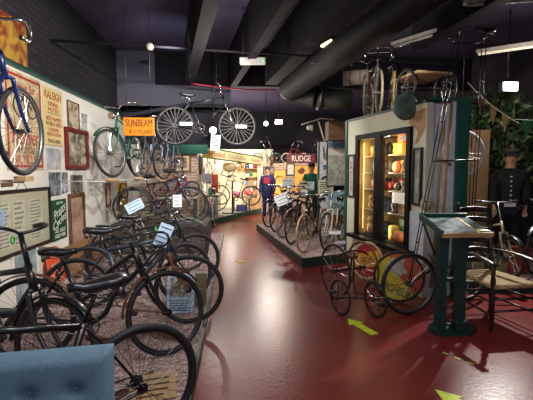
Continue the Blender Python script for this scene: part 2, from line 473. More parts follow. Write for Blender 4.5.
def card(name, label, loc, w, h, rz=0.0, tilt=0.0, m=PAPER, lines=3, cat='label', group=None, roll=0.0):
    r = thing(name, label, cat, loc, (tilt, roll, rz), group)
    b = MB(); b.box((0, 0, 0), (w, .004, h), m); b.build('sheet', r)
    if lines:
        t = MB()
        for i in range(lines): t.box((-.04 * w * (i % 2), -.0035, h * (.32 - .64 * i / max(lines - 1, 1))), (w * (.78 - .12 * (i % 2)), .002, h * .045), DARKINK)
        t.build('text_lines', r)
    return r

# ---------------------------------------------------------------- the setting
LW = -2.45
b = MB(); b.box((2.0, 6.5, -.05), (11, 23, .1), floor_mat()); struct('floor', b)
b = MB(); b.box((2.0, 6.5, 4.15), (11, 23, .1), DARKCEIL); struct('ceiling', b)
WALLDARK = brick_mat('black_painted_brick', (44, 41, 48), (36, 34, 40), (28, 26, 30), axes='yz', bw=.24, rh=.08)
b = MB(); b.box((LW - .1, 4.0, 2.05), (.12, 16, 4.1), WALLDARK); struct('wall_left', b)
b = MB(); b.box((LW - .02, 4.0, 1.37), (.04, 14, 2.74), CREAM); struct('wall_left_panelling', b)
b = MB(); b.box((LW + .0, 4.0, 2.755), (.09, 14, .035), GREENP); struct('trim_1', b)
DARKLOW = mat('black_lower_paint', (38, 35, 46), .85, 0, .1, scale=2)
BULK = mat('grey_black_wall_paint', (80, 77, 90), 0.8, 0, 0.05, scale=1.5, bump=.2)
b = MB(); b.box((-1.3, 8.85, 3.5), (2.4, .1, 1.2), BULK); b.box((-1.3, 9.2, 2.55), (2.4, .1, .75), DARKLOW); b.box((-1.3, 9.0, 2.93), (2.4, .4, .06), DARKLOW); struct('wall_back_bulkhead', b)
b = MB(); b.box((-1.72, 8.74, 2.85), (1.32, .1, .07), DARKLOW, rot=(0, -.2, 0)); b.box((-.62, 8.74, 2.97), (.94, .1, .07), DARKLOW); struct('trim_2', b)
b = MB(); b.box((2.0, 17.6, 2.05), (11, .1, 4.1), DARKLOW); struct('wall_back', b)
b = MB(); b.box((6.0, 6.5, 2.05), (.1, 22, 4.1), mat('dark_grey_wall', (36, 33, 37), .85)); struct('wall_right', b)
BRICK = brick_mat('buff_brick', (176, 150, 126), (150, 120, 100), (196, 186, 172))
b = MB(); b.box((2.25, 15.35, .93), (2.9, .7, 1.86), BRICK); struct('wall_back_brick', b)
b = MB(); b.box((-1.72, 10.55, 1.05), (1.45, .25, 2.1), BRICK); struct('wall_left_brick_pier', b)
# workshop shell behind the slanting fascia
CREAMW = mat('workshop_cream', (224, 214, 182), .8, 0, .04)
b = MB(); b.box((.15, 15.7, 1.2), (2.6, .1, 2.4), CREAMW); b.box((-1.1, 13.3, 1.2), (.1, 4.6, 2.4), CREAMW); struct('wall_workshop', b)
b = MB(); b.box((1.18, 15.3, .93), (.35, .5, 1.86), BRICK); struct('wall_workshop_pier', b)
fa = math.atan2(3.7, 1.9); fdx, fdy = math.cos(fa), math.sin(fa)
FC = V((0, 13.25, 0))
b = MB(); b.prism([(-.98, 11.25), (1.0, 15.15), (1.0, 15.65), (-1.05, 15.65)], .14, mat('pale_grey_boards', (150, 146, 138), .6), 'Z'); struct('floor_workshop', b)
b = MB(); b.box((.0, -.02, .08), (4.35, .05, .16), GREENP); struct('trim_3', b, FC, (0, 0, fa))

# ceiling beams, duct and services
b = MB(); 
def beam(mb, a, c, w, h, m):
    a = V(a); c = V(c); d = c - a; mb.box((a + c) / 2, (d.length, w, h), m, rot=(0, -math.atan2(d.z, math.hypot(d.x, d.y)), math.atan2(d.y, d.x)))
for n, (p, q, w, h) in enumerate([((-.9, 8.1, 3.7), (.35, .8, 3.7), .17, .8), ((-.1, 8.75, 3.7), (1.0, 1.0, 3.7), .12, .8), ((.75, 8.6, 3.75), (1.7, 1.5, 3.75), .26, .7), ((3.0, 6.6, 3.85), (3.4, 2.0, 3.85), .18, .5)]):
    b = MB(); beam(b, p, q, w, h, DARKBEAM); struct('ceiling_beam' if n == 0 else 'ceiling_beam.%03d' % n, b)
b = MB(); b.box((1.8, 8.9, 3.75), (7, .2, .7), DARKBEAM); struct('ceiling_beam.005', b)
DUCT = mat('dark_duct_metal', (13, 12, 14), .7, .0, .12, scale=5, bump=.25, spec=.25)
DUCTG = mat('grey_green_duct_foil', (52, 54, 46), .6, .0, .15, scale=9, bump=.3)
r = thing('ventilation_duct', 'large round dark ventilation duct sloping across the ceiling to a foil elbow', 'duct', (.9, 6.7, 2.95))
b = MB(); b.tube([(1.25, -4.4, .42), (0, 0, 0)], .19, DUCT, 24)
for i in range(9): b.ring((0, 0, 0), .001, .0005, DUCT, n=6, k=3) if False else None
b.build('duct_pipe', r)
b = MB(); b.tube(smooth([(.0, .0, 0), (.05, .1, -.02), (.25, .08, -.08), (.45, .0, -.14)], 6), .185, DUCTG, 24); b.build('duct_elbow', r)
b = MB(); b.tube([(.45, .0, -.14), (.8, 0, -.17), (1.02, 0, -.18)], .17, DUCTG, 24); b.build('duct_branch', r)
b = MB(); b.tube([(.47 , -.01, -.14), (.5, -.01, -.142)], .215, STEEL, 24); b.build('duct_flange', r)
b = MB(); b.cyl((.9, .0, 0), (.9, 0, 1.1), .006, WIRE, 6); b.build('hanger', r)
MB().cyl((.6, -2.1, .3), (.6, -2.1, 1.1), .006, WIRE, 6).build('hanger', r)
single('conduit_pipe', MB().tube([(LW, 5.7, 3.33), (.9, 6.25, 3.36), (3.5, 6.6, 3.36)], .018, DARKBEAM), 'thin black conduit pipe running across under the ceiling beams', 'pipe')
single('red_cable', MB().tube(smooth([(-.88, 8.2, 3.32), (-.3, 8.35, 3.28), (.3, 8.5, 3.27), (.85, 8.6, 3.3)], 6), .014, mat('red_cable', (190, 40, 60), .5)), 'thin red cable strung along the far end of the dark ceiling', 'cable')
r = thing('emergency_light', 'grey box emergency light with green indicator under the ceiling beam', 'light', (.27, 6.33, 3.28), (0, 0, -.12))
b = MB(); b.box((0, 0, 0), (.4, .1, .1), mat('light_grey_plastic', (196, 190, 186), .5), bv=.01); b.build('housing', r)
b = MB(); b.box((.15, -.052, -.01), (.03, .006, .025), mat('green_led', (60, 255, 120), .5, emit=2)); b.build('indicator', r); MB().cyl((-.15, 0, .05), (-.15, 0, .82), .006, WIRE, 6).build('hanger', r); MB().cyl((.1, 0, .05), (.1, 0, .82), .006, WIRE, 6).build('hanger', r)
single('junction_box', MB().box((0, 0, 0), (.1, .08, .09), mat('cream_plastic', (200, 186, 160), .5), bv=.01).tube([(0, 0, 0), (-.35, .0, .05)], .01, STEEL), 'small cream junction box on the ceiling beside the duct', 'box', (1.36, 5.4, 2.98))
single('smoke_detector', MB().lathe((0, 0, 0), [(.03, .06), (.05, .03), (.05, 0), (.03, -.03)], mat('cream_plastic', (200, 186, 160), .5), 14), 'small pale detector hanging from the conduit pipe above the left aisle', 'detector', (-1.2, 5.9, 3.32))
single('wall_vent', MB().box((0, 0, 0), (.22, .03, .1), DARKCEIL).box((0, -.018, 0), (.18, .01, .06), BLACK), 'small black vent on the grey end wall under the ceiling', 'vent', (-1.9, 8.78, 3.86))
def strip_light(label, a, c, emit, w=.12):
    a = V(a); c = V(c); d = c - a
    r = thing('fluorescent_light', label, 'light', (a + c) / 2, (0, 0, math.atan2(d.y, d.x)), 'strip lights under the ceiling')
    b = MB(); b.box((0, 0, .03), (d.length, w, .05), mat('strip_light_housing', (176, 166, 156), .5)); b.build('housing', r)
    b = MB(); b.cyl((-d.length / 2 + .03, 0, -.015), (d.length / 2 - .03, 0, -.015), .018, mat('lit_tube' if emit else 'unlit_tube', (255, 236, 205) if emit else (170, 165, 160), .4, emit=emit), 10); b.build('tube', r)
strip_light('unlit strip light at the top right with a ribbed pale body', (2.85, 4.95, 3.6), (3.75, 4.7, 3.72), 0)
strip_light('pale glowing strip light at the far right above the spotlight', (3.8, 6.2, 3.36), (5.3, 5.0, 3.5), .6, .09)
strip_light('dim strip light above the rooftop bicycles', (2.6, 6.6, 3.62), (3.15, 5.7, 3.66), 0)
r = thing('ceiling_lamp', 'small lit ceiling lamp glowing warm white beside the duct', 'light', (1.18, 5.2, 3.23), (0, 0, -1.25))
MB().box((0, 0, .02), (.3, .08, .04), BLACK).build('housing', r); MB().box((0, 0, -.01), (.24, .05, .025), mat('warm_lit_diffuser', (255, 226, 160), .5, emit=6)).build('diffuser', r)

# ---------------------------------------------------------------- pictures on walls
def picture(name, label, cat, loc, rz, w, h, fm, fw, art, depth=.025, group=None, mount=None, tilt=0):
    r = thing(name, label, cat, loc, (tilt, 0, rz), group)
    if fw:
        b = MB()
        for s in (-1, 1):
            b.box((s * (w / 2 - fw / 2), -depth / 2, 0), (fw, depth, h), fm, bv=.003); b.box((0, -depth / 2, s * (h / 2 - fw / 2)), (w - 2 * fw, depth, fw), fm)
        b.build('frame', r)
    if mount:
        b = MB(); b.box((0, -.006, 0), (w - 2 * fw, .008, h - 2 * fw), mount); b.build('mount', r)
        b = MB(); b.box((0, -.0115, 0), ((w - 2 * fw) * .7, .003, (h - 2 * fw) * .7), art); b.build('print', r)
    else:
        b = MB(); b.box((0, -.006, 0), (w - 2 * fw, .008, h - 2 * fw), art); b.build('print', r)
    return r
def lpic(name, label, cat, y0, y1, z0, z1, fm, fw, art, **k):
    return picture(name, label, cat, (LW + .002, (y0 + y1) / 2, (z0 + z1) / 2), PI / 2, y1 - y0, z1 - z0, fm, fw, art, **k)
def lines(parent, w, x0, z0, z1, n, m, y=-.013, jitter=.3):
    b = MB(); 
    for i in range(n):
        ww = w * (1 - jitter * random.random()); z = z0 + (z1 - z0) * i / max(n - 1, 1)
        b.box((x0 + (ww - w) / 2, y, z), (ww, .002, abs(z1 - z0) / max(n, 2) * .4), m)
    b.build('text_lines', parent)
AGED = mat('aged_poster_paper', (206, 184, 140), .7, 0, .06, scale=5)
r = lpic('poster', 'large aged poster with a red border behind the hanging blue bicycle', 'poster', 4.5, 5.31, 1.6, 2.7, REDINK, 0, print_mat('aged_poster_print', (208, 188, 146), (170, 146, 106), 7))
b = MB()
for s in (-1, 1): b.box((s * .37, -.012, 0), (.03, .003, 1.04), REDINK); b.box((0, -.012, s * .505), (.74, .003, .03), REDINK)
b.build('border', r)
text('lettering', 'Premier Bar', .5, .1, REDINK, r, (0, -.012, .4)); text('lettering', 'Premier', .6, .2, REDINK, r, (0, -.012, -.16), shear=.3)
text('lettering', 'TRICYCLES', .5, .07, mat('brown_ink', (110, 60, 50), .7), r, (0, -.012, -.32)); text('lettering', 'BICYCLES', .58, .1, REDINK, r, (0, -.012, -.43))
b = MB(); b.ring((-.12, -.013, .18), .12, .008, DARKINK, n=24, k=5); b.ring((.16, -.013, .16), .1, .008, DARKINK, n=24, k=5); b.tube([(-.12, -.013, .18), (-.02, -.013, .3), (.16, -.013, .16)], .008, DARKINK, 5); b.build('drawing', r)
r = lpic('poster', 'tall cream poster headed RALEIGH in red letters', 'poster', 5.36, 5.93, 1.93, 2.68, REDINK, 0, mat('cream_poster', (222, 200, 138), .7, 0, .06))
text('lettering', 'RALEIGH', .48, .1, REDINK, r, (0, -.012, .28)); text('lettering', 'RIDING\nNOTED', .3, .13, REDINK, r, (0, -.012, .13)); text('lettering', 'BEST MAPPED\nWORLD WIDE', .46, .12, REDINK, r, (0, -.012, -.06))
text('lettering', 'A SOUND\nREPUTATION', .4, .11, REDINK, r, (0, -.012, -.2)); text('lettering', 'MACHINE', .36, .05, DARKINK, r, (0, -.012, -.32))
MB().box((0, -.012, .045), (.4, .003, .006), DARKINK).build('rule', r)
lpic('framed_photograph', 'glazed photograph with dark edge high under the green rail', 'picture', 6.1, 6.52, 2.2, 2.62, WOOD, .012, print_mat('photo_mixed', (176, 176, 178), (90, 84, 80), 9, (200, 170, 110)))
lpic('framed_photograph', 'small pale photograph to the right of the glazed photograph under the rail', 'picture', 6.57, 6.9, 2.25, 2.51, WHITE, .012, print_mat('photo_pale', (200, 196, 190), (130, 126, 122), 9))
lpic('framed_print', 'street scene print in a glossy dark red frame', 'picture', 5.97, 6.81, 1.62, 2.22, mat('dark_red_lacquer', (112, 22, 26), .3), .05, print_mat('street_print', (190, 178, 152), (96, 90, 78), 6, (150, 138, 116)), depth=.05)
lpic('print', 'pale grey unframed print below the RALEIGH poster', 'picture', 5.42, 5.82, 1.615, 1.885, WHITE, 0, print_mat('pale_grey_print', (190, 190, 190), (160, 160, 164), 5))
lpic('postcard', 'blue grey photograph sheet left of two old photographs', 'picture', 5.45, 5.79, 1.255, 1.57, WHITE, 0, print_mat('bluegrey_photo', (140, 150, 152), (70, 78, 82), 8))
lpic('postcard', 'narrow photograph with a pale blue top in the middle of three', 'picture', 5.84, 6.02, 1.27, 1.57, WHITE, 0, print_mat('violet_photo', (186, 190, 206), (84, 70, 76), 9))
lpic('postcard', 'dark grey group photograph on the right of three, above the brown frame', 'picture', 6.14, 6.55, 1.24, 1.525, mat('grey_card', (120, 118, 108), .6), .02, print_mat('group_photo', (120, 116, 104), (50, 46, 42), 10))
r = lpic('framed_notice', 'large framed notice of small print hung on a string', 'notice', 4.1, 5.42, .67, 1.385, DARKWOOD, .03, mat('olive_mount', (172, 168, 142), .6, 0, .04), depth=.035)
for x, w, n in ((-.42, .26, 12), (-.08, .2, 9), (.3, .26, 12)):
    MB().box((x, -.0105, -.02), (w + .05, .002, .5), mat('notice_paper', (192, 188, 166), .7)).build('sheet', r); lines(r, w, x, .2, -.24, n, mat('faded_ink', (128, 122, 108), .7), y=-.012)
b = MB(); b.tube([(-.12, -.01, .35), (0, -.01, .46), (.13, -.01, .35)], .003, BROWNL, 5); b.ball((0, -.012, .46), (.008, .008, .008), GOLD, 8); b.build('string', r)
r = lpic('enamel_sign', 'green enamel sign with slanting white script', 'sign', 5.45, 5.94, .64, 1.195, WHITE, 0, mat('green_enamel', (20, 84, 50), .25))
for i, (s, w, h, z) in enumerate((('ASK FOR', .2, .035, .23), ('Pratts', .38, .12, .12), ('Cycles', .44, .14, -.03), ('ALL SIZES', .34, .05, -.15), ('SOLD HERE', .34, .05, -.22))):
    text('lettering', s, w, h, WHITE, r, (.02, -.012, z), shear=.3).rotation_euler = (PI / 2, -.35 if i in (1, 2) else 0, 0)
lpic('framed_print', 'tall faded pinkish print in a plain brown wooden frame', 'picture', 6.01, 6.6, .4, 1.25, WOOD, .05, print_mat('pinkish_print', (176, 148, 128), (146, 116, 100), 6), depth=.035)
lpic('wooden_plaque', 'small brown wooden plaque above the large framed notice', 'plaque', 4.37, 4.59, 1.425, 1.495, WOOD, 0, WOOD)
r = lpic('display_board', 'pale blue grey map board low on the wall behind handlebars', 'board', 4.5, 5.05, .1, .7, WHITE, .015, print_mat('map_print', (160, 176, 178), (126, 140, 140), 5))
lpic('framed_print', 'narrow framed strip picture beside the yellow board', 'picture', 7.7, 7.97, .9, 1.355, WOOD, .04, print_mat('strip_print', (214, 204, 186), (150, 110, 84), 7))
lpic('advert_sign', 'yellow advertising board behind a loose wheel', 'board', 8.45, 9.2, .65, 1.38, WHITE, 0, mat('yellow_board', (222, 176, 40), .5))
r = picture('poster', 'yellow and red floral poster above the green rail', 'poster', (LW - .038, 4.45, 3.06), PI / 2, 1.3, .48, WOOD, 0, print_mat('floral_poster', (176, 140, 50), (120, 50, 30), 5, (150, 96, 40)))
r = thing('loose_wheel', 'loose bicycle wheel hung in front of the yellow board', 'wheel', (LW + .09, 8.6, 1.03), (0, 0, PI / 2))
a, t, s = wheel_meshes(.33, .016, RUBBER, STEEL, 28, .0018); link('rim', a, r); link('tyre', t, r); link('spokes', s, r)
card('paper_sheet', 'white paper hanging at the left edge below the blue bicycle', (-1.9, 3.22, 1.21), .2, .17, rz=.3, m=BLUEPAPER, cat='paper')

# ---------------------------------------------------------------- gravel display bed on the left
b = MB(); b.prism([(LW, 1.15), (-1.2, 1.15), (-1.2, 1.62), (-.33, 1.75), (-.33, 9.7), (LW, 9.7)], .075, gravel_mat(), 'Z'); struct('floor_gravel_bed', b)
b = MB(); b.box((-.318, 5.73, .045), (.024, 7.95, .09), GREENP); b.box((-.765, 1.68, .045), (.9, .024, .09), GREENP, rot=(0, 0, .148)); struct('trim_4', b)
G = .078
def root_branch(label, pts):
    single('dry_branch', MB().tube(smooth(pts, 5), lambda t: .022 - .012 * t, mat('brown_bark', (112, 70, 40), .85, bump=.5), 7), label, 'branch', (0, 0, G + .02))
root_branch('brown twisted branch on the gravel nearest the armchair', [(-1.0, 2.75, 0), (-.8, 2.62, .02), (-.72, 2.8, .01), (-.62, 2.95, 0)])
root_branch('brown branch lying on the gravel along the green edging', [(-.95, 3.75, 0), (-.75, 3.62, .02), (-.55, 3.5, .01), (-.42, 3.42, 0)])
root_branch('short brown branch by the edging nearest the camera', [(-.75, 2.35, 0), (-.6, 2.42, .01), (-.42, 2.4, 0)])
root_branch('long brown branch under the first parked front wheels', [(-1.35, 3.62, 0), (-1.1, 3.5, .02), (-.95, 3.58, .01)])
r = thing('wooden_plaque', 'small pale wooden information plaque on the gravel', 'plaque', (-.56, 2.62, G + .075), (-.6, 0, .25)); MB().box((0, 0, 0), (.3, .015, .17), OAK, bv=.004).build('board', r); lines(r, .22, 0, .05, -.05, 4, mat('burnt_brown', (96, 66, 40), .8), y=-.009)
r = thing('information_board', 'pale blue information board with pictures leaning on the gravel', 'board', (-.6, 4.28, G + .2), (-.3, .12, .35)); MB().box((0, 0, 0), (.3, .012, .42), BLUEPAPER).build('board', r)
MB().box((-.02, -.0075, .06), (.2, .003, .2), print_mat('board_photo', (176, 170, 150), (70, 62, 54), 14)).build('print', r); lines(r, .24, 0, -.08, -.18, 5, DARKINK, y=-.0075)
r = thing('timber_sheet', 'brown wooden panel leaning behind the pale blue information board', 'panel', (-.44, 4.5, G + .17), (-.25, .1, .4)); MB().box((0, 0, 0), (.2, .03, .36), mat('olive_wood', (104, 92, 56), .7), bv=.004).build('board', r)
single('pumpkin_lamp', MB().lathe((0, 0, 0), [(.02, -.06), (.07, -.03), (.08, .02), (.05, .07), (.015, .09)], mat('brass', (176, 150, 80), .35, .8), 14), 'small brass acetylene lamp on the gravel between the front wheels', 'lamp', (-.75, 4.95, G + .06)).name = 'brass_lamp'
card('label_card', 'white caption card on the gravel behind the brass lamp', (-.5, 4.95, G + .2), .32, .06, rz=.1, tilt=-.5, lines=2)

r = thing('round_sign', 'orange red round sign leaning on the wall behind the parked bicycles', 'sign', (-2.3, 5.35, G), (-.16, 0, PI / 2)); MB().lathe((0, 0, .27), [(.001, -.006), (.26, -.006), (.27, 0), (.26, .006), (.001, .006)], mat('orange_red_enamel', (222, 82, 44), .4), 28, 'Y').build('disc', r); text('lettering', 'CYCLES', .34, .09, WHITE, r, (0, -.009, .27))
single('wooden_crate', MB().box((0, 0, .22), (.24, 1.0, .42), mat('tan_crate', (140, 98, 58), .7, scale=5)).box((.125, 0, .3), (.012, 1.0, .03), WOOD).box((.125, 0, .13), (.012, 1.0, .03), WOOD), 'long tan wooden crate against the wall behind the parked bicycles', 'crate', (-2.31, 6.25, G))
# ---------------------------------------------------------------- bicycles on the left bed
DG = mat('dark_grey_enamel', (52, 62, 76), .35, 0, .1); BRN = mat('brown_enamel', (116, 72, 40), .45, 0, .15); TEAL = mat('teal_grey_enamel', (110, 136, 150), .4)
bike('roadster_bicycle', 'black bicycle with its rear wheel nearest the armchair', (-1.39, 1.55), 214.8, rim=BLACK, bright=BLACK, z=G, guards=False, R=.345, tw=.021, seat_z=.07, tube_r=.019)
bike('roadster_bicycle', 'black bicycle by the wall with swept handlebars and a green tie', (-1.2, 2.62), -30, rim=BLACK, bright=BLACK, z=G, bar_z=.16, R=.345, tube_r=.023, steer=8, lean=-.04)
bike('roadster_bicycle', 'black loop frame bicycle with wide saddle, second from the armchair', (-.57, 3.28), 4, rim=BLACK, bright=BLACK, z=G, steer=33, style='loop', gm=BRN, lean=.02, tw=.02, tube_r=.02, bar='flat')
bike('roadster_bicycle', 'dark bicycle with brown fork blades and a pale blue card at its head', (-.47, 3.93), 3, rim=BLACK, bright=BLACK, z=G, style='diamond', fork_m=BRN, frame=DG, seat_z=.06, guards=False, tw=.02, bar='drop', lean=-.02, tube_r=.019)
bike('roadster_bicycle', 'black bicycle with drop handlebars third along the gravel bed front wheels', (-.58, 4.57), 5, rim=BLACK, bright=BLACK, z=G, steer=30, bar='drop', guards=False, tw=.02)
bike('roadster_bicycle', 'black bicycle with its wheel over the edging behind the drop handlebar one', (-.53, 5.27), 6, rim=BLACK, bright=BLACK, z=G, steer=22, seat_z=.05, tw=.022, guards=False)
bike('roadster_bicycle', 'dark bicycle with a head lamp further along the gravel bed', (-.74, 6.05), 8, rim=BLACK, bright=BLACK, z=G, steer=15, lamp=True, bar_z=.1)
bike('roadster_bicycle', 'grey green bicycle in the far half of the gravel bed', (-.82, 6.8), 12, z=G, frame=mat('sage_enamel', (120, 128, 108), .4), bar='flat', bar_z=.12)
bike('roadster_bicycle', 'black and chrome bicycle on the dark plinth, nearer one', (-.85, 7.6), 12, z=.58, bar_z=.02, seat_z=.05, lamp=True)
bike('touring_bicycle', 'dark red bicycle on the dark plinth at the far end of the gravel bed', (-.95, 8.3), 14, z=.58, frame=mat('dark_red_enamel', (128, 30, 44), .35), bar_z=.0)
single('display_plinth', MB().box((0, 0, .25), (1.75, 1.35, .5), mat('plinth_brown', (70, 54, 46), .7)), 'dark brown plinth raising two bicycles on the gravel bed', 'plinth', (-1.42, 7.98, .077))
card('label_card', 'pale blue card by the saddles on the left', (-1.18, 4.75, 1.18), .2, .13, rz=.3, tilt=-.5, m=BLUEPAPER, roll=-.45)
card('label_card', 'pale blue card tied to the head of the brown forked bicycle', (-.69, 3.84, .98), .13, .22, rz=.15, tilt=-.25, m=BLUEPAPER, roll=.4, lines=4)
card('label_card', 'white card hanging on the handlebars of the grey green bicycle', (-.95, 6.55, 1.1), .14, .2, rz=.2, m=PAPER, lines=3)
for lab, p in (('bright green tie on the handlebar by the wall', (-1.4, 2.6, 1.16)), ('bright green tie on the stem of the brown forked bicycle', (-.78, 3.93, 1.03))):
    single('cable_tie', MB().ring((0, 0, 0), .02, .006, NEUTRALGREEN, axis='X', n=14, k=6).tube([(0, 0, .02), (.01, -.03, .03)], .003, NEUTRALGREEN, 5), lab, 'cable tie', p)

# bicycles hung above the left wall
BLUE = mat('navy_enamel', (26, 38, 92), .3, 0, .1)
bike('hanging_bicycle', 'navy blue bicycle with drop handlebars hung high at the top left', (-1.67, 3.3), 90, z=1.553, frame=BLUE, bar='drop', bar_z=.15, guards=False, tube_r=.02, tw=.02, grip=CHROME)
GRN = mat('bottle_green_enamel', (30, 88, 68), .35, 0, .1)
bike('hanging_bicycle', 'green bicycle with mudguards and head lamp hung on the left wall', (-1.75, 5.82), 265, z=1.49, steer=-16, frame=GRN, gm=mat('green_guard', (44, 90, 82), .4), lamp=True, bar_z=.08, tyre=RUBBER)
bike('hanging_bicycle', 'pewter grey bicycle hung behind the orange enamel sign', (-1.62, 6.9), 263, z=1.47, steer=-14, frame=mat('pewter', (110, 112, 118), .35, .3), bar_z=.05, guards=True)
bike('hanging_bicycle', 'silver and purple bicycle hung furthest along the left wall', (-1.38, 7.75), 262, z=1.42, steer=-12, frame=mat('silver_lilac', (176, 176, 206), .35, .3), bar='drop', guards=False)
def bracket(label, y, x1, z):
    r = thing('wall_bracket', label, 'bracket', (x1, y, z)); MB().box((0, 0, -.022), (.09, .13, .04), OAK, bv=.004).build('block', r); MB().tube([(LW - x1, 0, -.05), (0, 0, -.05)], .007, CREAM, 6).build('arm', r)
bracket('wooden block bracket under the front wheel of the navy blue bicycle', 3.3, -1.67, 1.553)
bracket('wooden block bracket under the rear wheel of the navy blue bicycle', 2.25, -1.67, 1.553)
for (fx, fy, z_, nm_) in ((-1.75, 5.82, 1.49, 'hung green bicycle'), (-1.62, 6.9, 1.47, 'pewter grey bicycle'), (-1.38, 7.75, 1.42, 'silver and purple bicycle')):
    bracket('wooden block bracket under the front wheel of the ' + nm_, fy, fx, z_); bracket('wooden block bracket under the rear wheel of the ' + nm_, fy + 1.05 * .993, fx + 1.05 * .12, z_)
r = thing('enamel_sign', 'orange SUNBEAM enamel sign hung by the left wall', 'sign', (-1.47, 6.3, 2.26)); MB().box((0, 0, 0), (.46, .012, .27), mat('orange_enamel', (240, 140, 30), .3)).build('plate', r)
text('lettering', 'SUNBEAM', .4, .11, DARKINK, r, (0, -.008, .055)); text('lettering', '& CYCLES', .34, .055, DARKINK, r, (.02, -.008, -.075)); MB().cyl((-.18, 0, .13), (-.18, 0, 1.8), .003, WIRE, 5).cyl((.18, 0, .13), (.18, 0, 1.8), .003, WIRE, 5).build('hanging_wire', r)
PENNYR = bike('hanging_bicycle', 'dark bicycle with bold spoked wheels hung across above the aisle', (.024, 7.3), 0, z=2.04, wb=1.1, thick=.0055, rim=GREYT, tw=.017, ns=24, guards=False, bar='flat', frame=BLACK, wires=((.28, 0, .83, 1.22), (.74, 0, .83, 1.22)), bar_z=.1)
card('label_card', 'white tag on the left wheel of the bicycle hung above the aisle', (-.87, 7.2, 2.41), .22, .06, lines=0)
card('label_card', 'white tag on the right wheel of the bicycle hung above the aisle', (.1, 7.2, 2.37), .2, .06, lines=0)
card('paper_sheet', 'white paper sheet hanging under the bicycle above the aisle', (-.36, 7.2, 2.08), .17, .28, roll=.08, lines=5, cat='paper').name = 'hung_paper_sheet'
MB().cyl((0, 0, .14), (0, .03, .3), .003, WIRE, 5).build('string', bpy.data.objects['hung_paper_sheet'])

# ---------------------------------------------------------------- workshop display at the far left
r = thing('fascia_sign', 'long cream fascia sign with red and grey lettering over the workshop display', 'sign', (.0, 13.3, 2.02), (0, .042, fa))
b = MB(); b.box((0, 0, 0), (4.1, .06, .27), mat('cream_sign', (232, 214, 160), .6)); b.build('board', r)
b = MB()
for z in (-.145, .145): b.box((0, -.01, z), (4.14, .07, .03), GREENP)
b.build('border', r)
text('lettering', 'Period', .75, .15, REDINK, r, (-1.2, -.034, 0)); text('lettering', 'Construction', 1.3, .13, mat('grey_ink', (150, 140, 110), .7), r, (.1, -.034, 0)); text('lettering', 'Arena', .7, .15, REDINK, r, (1.45, -.034, 0))
r = thing('square_notice', 'square yellow notice with a dotted border at the left end of the cream fascia', 'notice', (-.78, 11.6, 2.08), (0, 0, fa)); MB().box((0, 0, 0), (.36, .01, .3), mat('yellow_card', (236, 194, 50), .5)).build('sheet', r)
b = MB(); b.ring((0, -.008, 0), .05, .012, REDINK, n=16, k=5)
for s in (-1, 1):
    for i in range(4): b.box((s * .14, -.007, -.1 + .066 * i), (.03, .003, .02), DARKINK); b.box((-.1 + .066 * i, -.007, s * .12), (.02, .003, .03), DARKINK)
b.build('dots', r)
single('green_fascia', MB().box((0, 0, 0), (.78, .06, .3), GREENP).box((.5, -.06, -.02), (.3, .05, .26), GREENP), 'plain dark green fascia board above the framed picture at the far left', 'fascia', (-1.36, 10.36, 2.16))
picture('framed_print', 'framed print with wide cream mount on the far brick pier', 'picture', (-1.4, 10.41, 1.78), 0, .5, .46, WOOD, .04, print_mat('brown_etching', (150, 130, 100), (70, 52, 36), 8), mount=mat('cream_mount', (214, 190, 150), .7))
r = thing('display_table', 'white topped display table in front of the far brick pier', 'table', (-1.38, 9.4, .075)); MB().box((0, 0, .88), (.95, .45, .03), WHITE).build('top', r)
for sx in (-1, 1):
    for sy in (-1, 1): MB().box((sx * .42, sy * .18, .43), (.05, .05, .87), STEEL).build('leg', r)
bike('toy_bicycle', 'small red bicycle standing on the white display table', (-1.02, 9.4), 0, z=.972, R=.19, wb=.72, frame=mat('bright_red_enamel', (178, 36, 48), .35), guards=False, bar='flat', bar_z=.3, seat_z=.05, size=.75, tyre=RUBBER)
r = thing('bare_bicycle', 'blue painted bicycle frame leaning against the far brick pier', 'bicycle frame', (-1.5, 10.3, .9)); b = MB()
for p_, q_ in (((-.25, 0, .4), (.25, 0, .45)), ((-.25, 0, .4), (-.1, 0, 0)), ((.25, 0, .42), (-.1, 0, 0)), ((.22, 0, .5), (.34, -.02, .05))): b.tube([p_, q_], .018, mat('sky_blue_enamel', (50, 110, 190), .4), 8)
b.build('frame_tubes', r)
bike('display_bicycle', 'silver bicycle with drop bars standing tall near the white table', (-.62, 9.45), 268, z=.076, frame=mat('silver_enamel', (176, 178, 180), .35, .4), tyre=RUBBER, bar='drop', bar_z=.3, seat_z=.15, guards=False)
# things inside the workshop
def small(name, mb, label, cat, loc, rz=0, group=None): return single(name, mb, label, cat, loc, (0, 0, rz), group)
r = thing('step_ladder', 'white wooden step ladder standing at the left of the workshop', 'ladder', (-.77, 12.3, .14))
for s in (-1, 1): MB().tube([(s * .15, -.0, 0), (s * .12, .28, 1.9)], .025, WHITE, 6).build('rail', r)
for i in range(6): MB().box((0, .03 + .045 * i, .3 + .28 * i), (.28, .09, .025), WHITE).build('tread', r)
for s in (-1, 1): MB().tube([(s * .14, .75, 0), (s * .11, .3, 1.88)], .018, WHITE, 6).build('back_leg', r)
wf = mat('workshop_frame', (150, 60, 60), .4)
bike('stand_bicycle', 'unpainted bicycle held in a work stand in the middle of the workshop', (-.5, 13.25), 160, z=.45, frame=mat('bare_metal', (150, 140, 124), .4, .5), guards=False, R=.33)
r = thing('work_stand', 'dark floor stand holding up the workshop bicycle', 'stand', (-.12, 13.35, .14)); b = MB(); b.cyl((0, 0, 0), (0, 0, 1.1), .03, BLACK); b.tube([(-.35, 0, .02), (.35, 0, .02)], .02, BLACK); b.build('post', r); MB().cyl((0, 0, 1.08), (.06, -.1, 1.12), .03, STEEL).build('clamp', r)
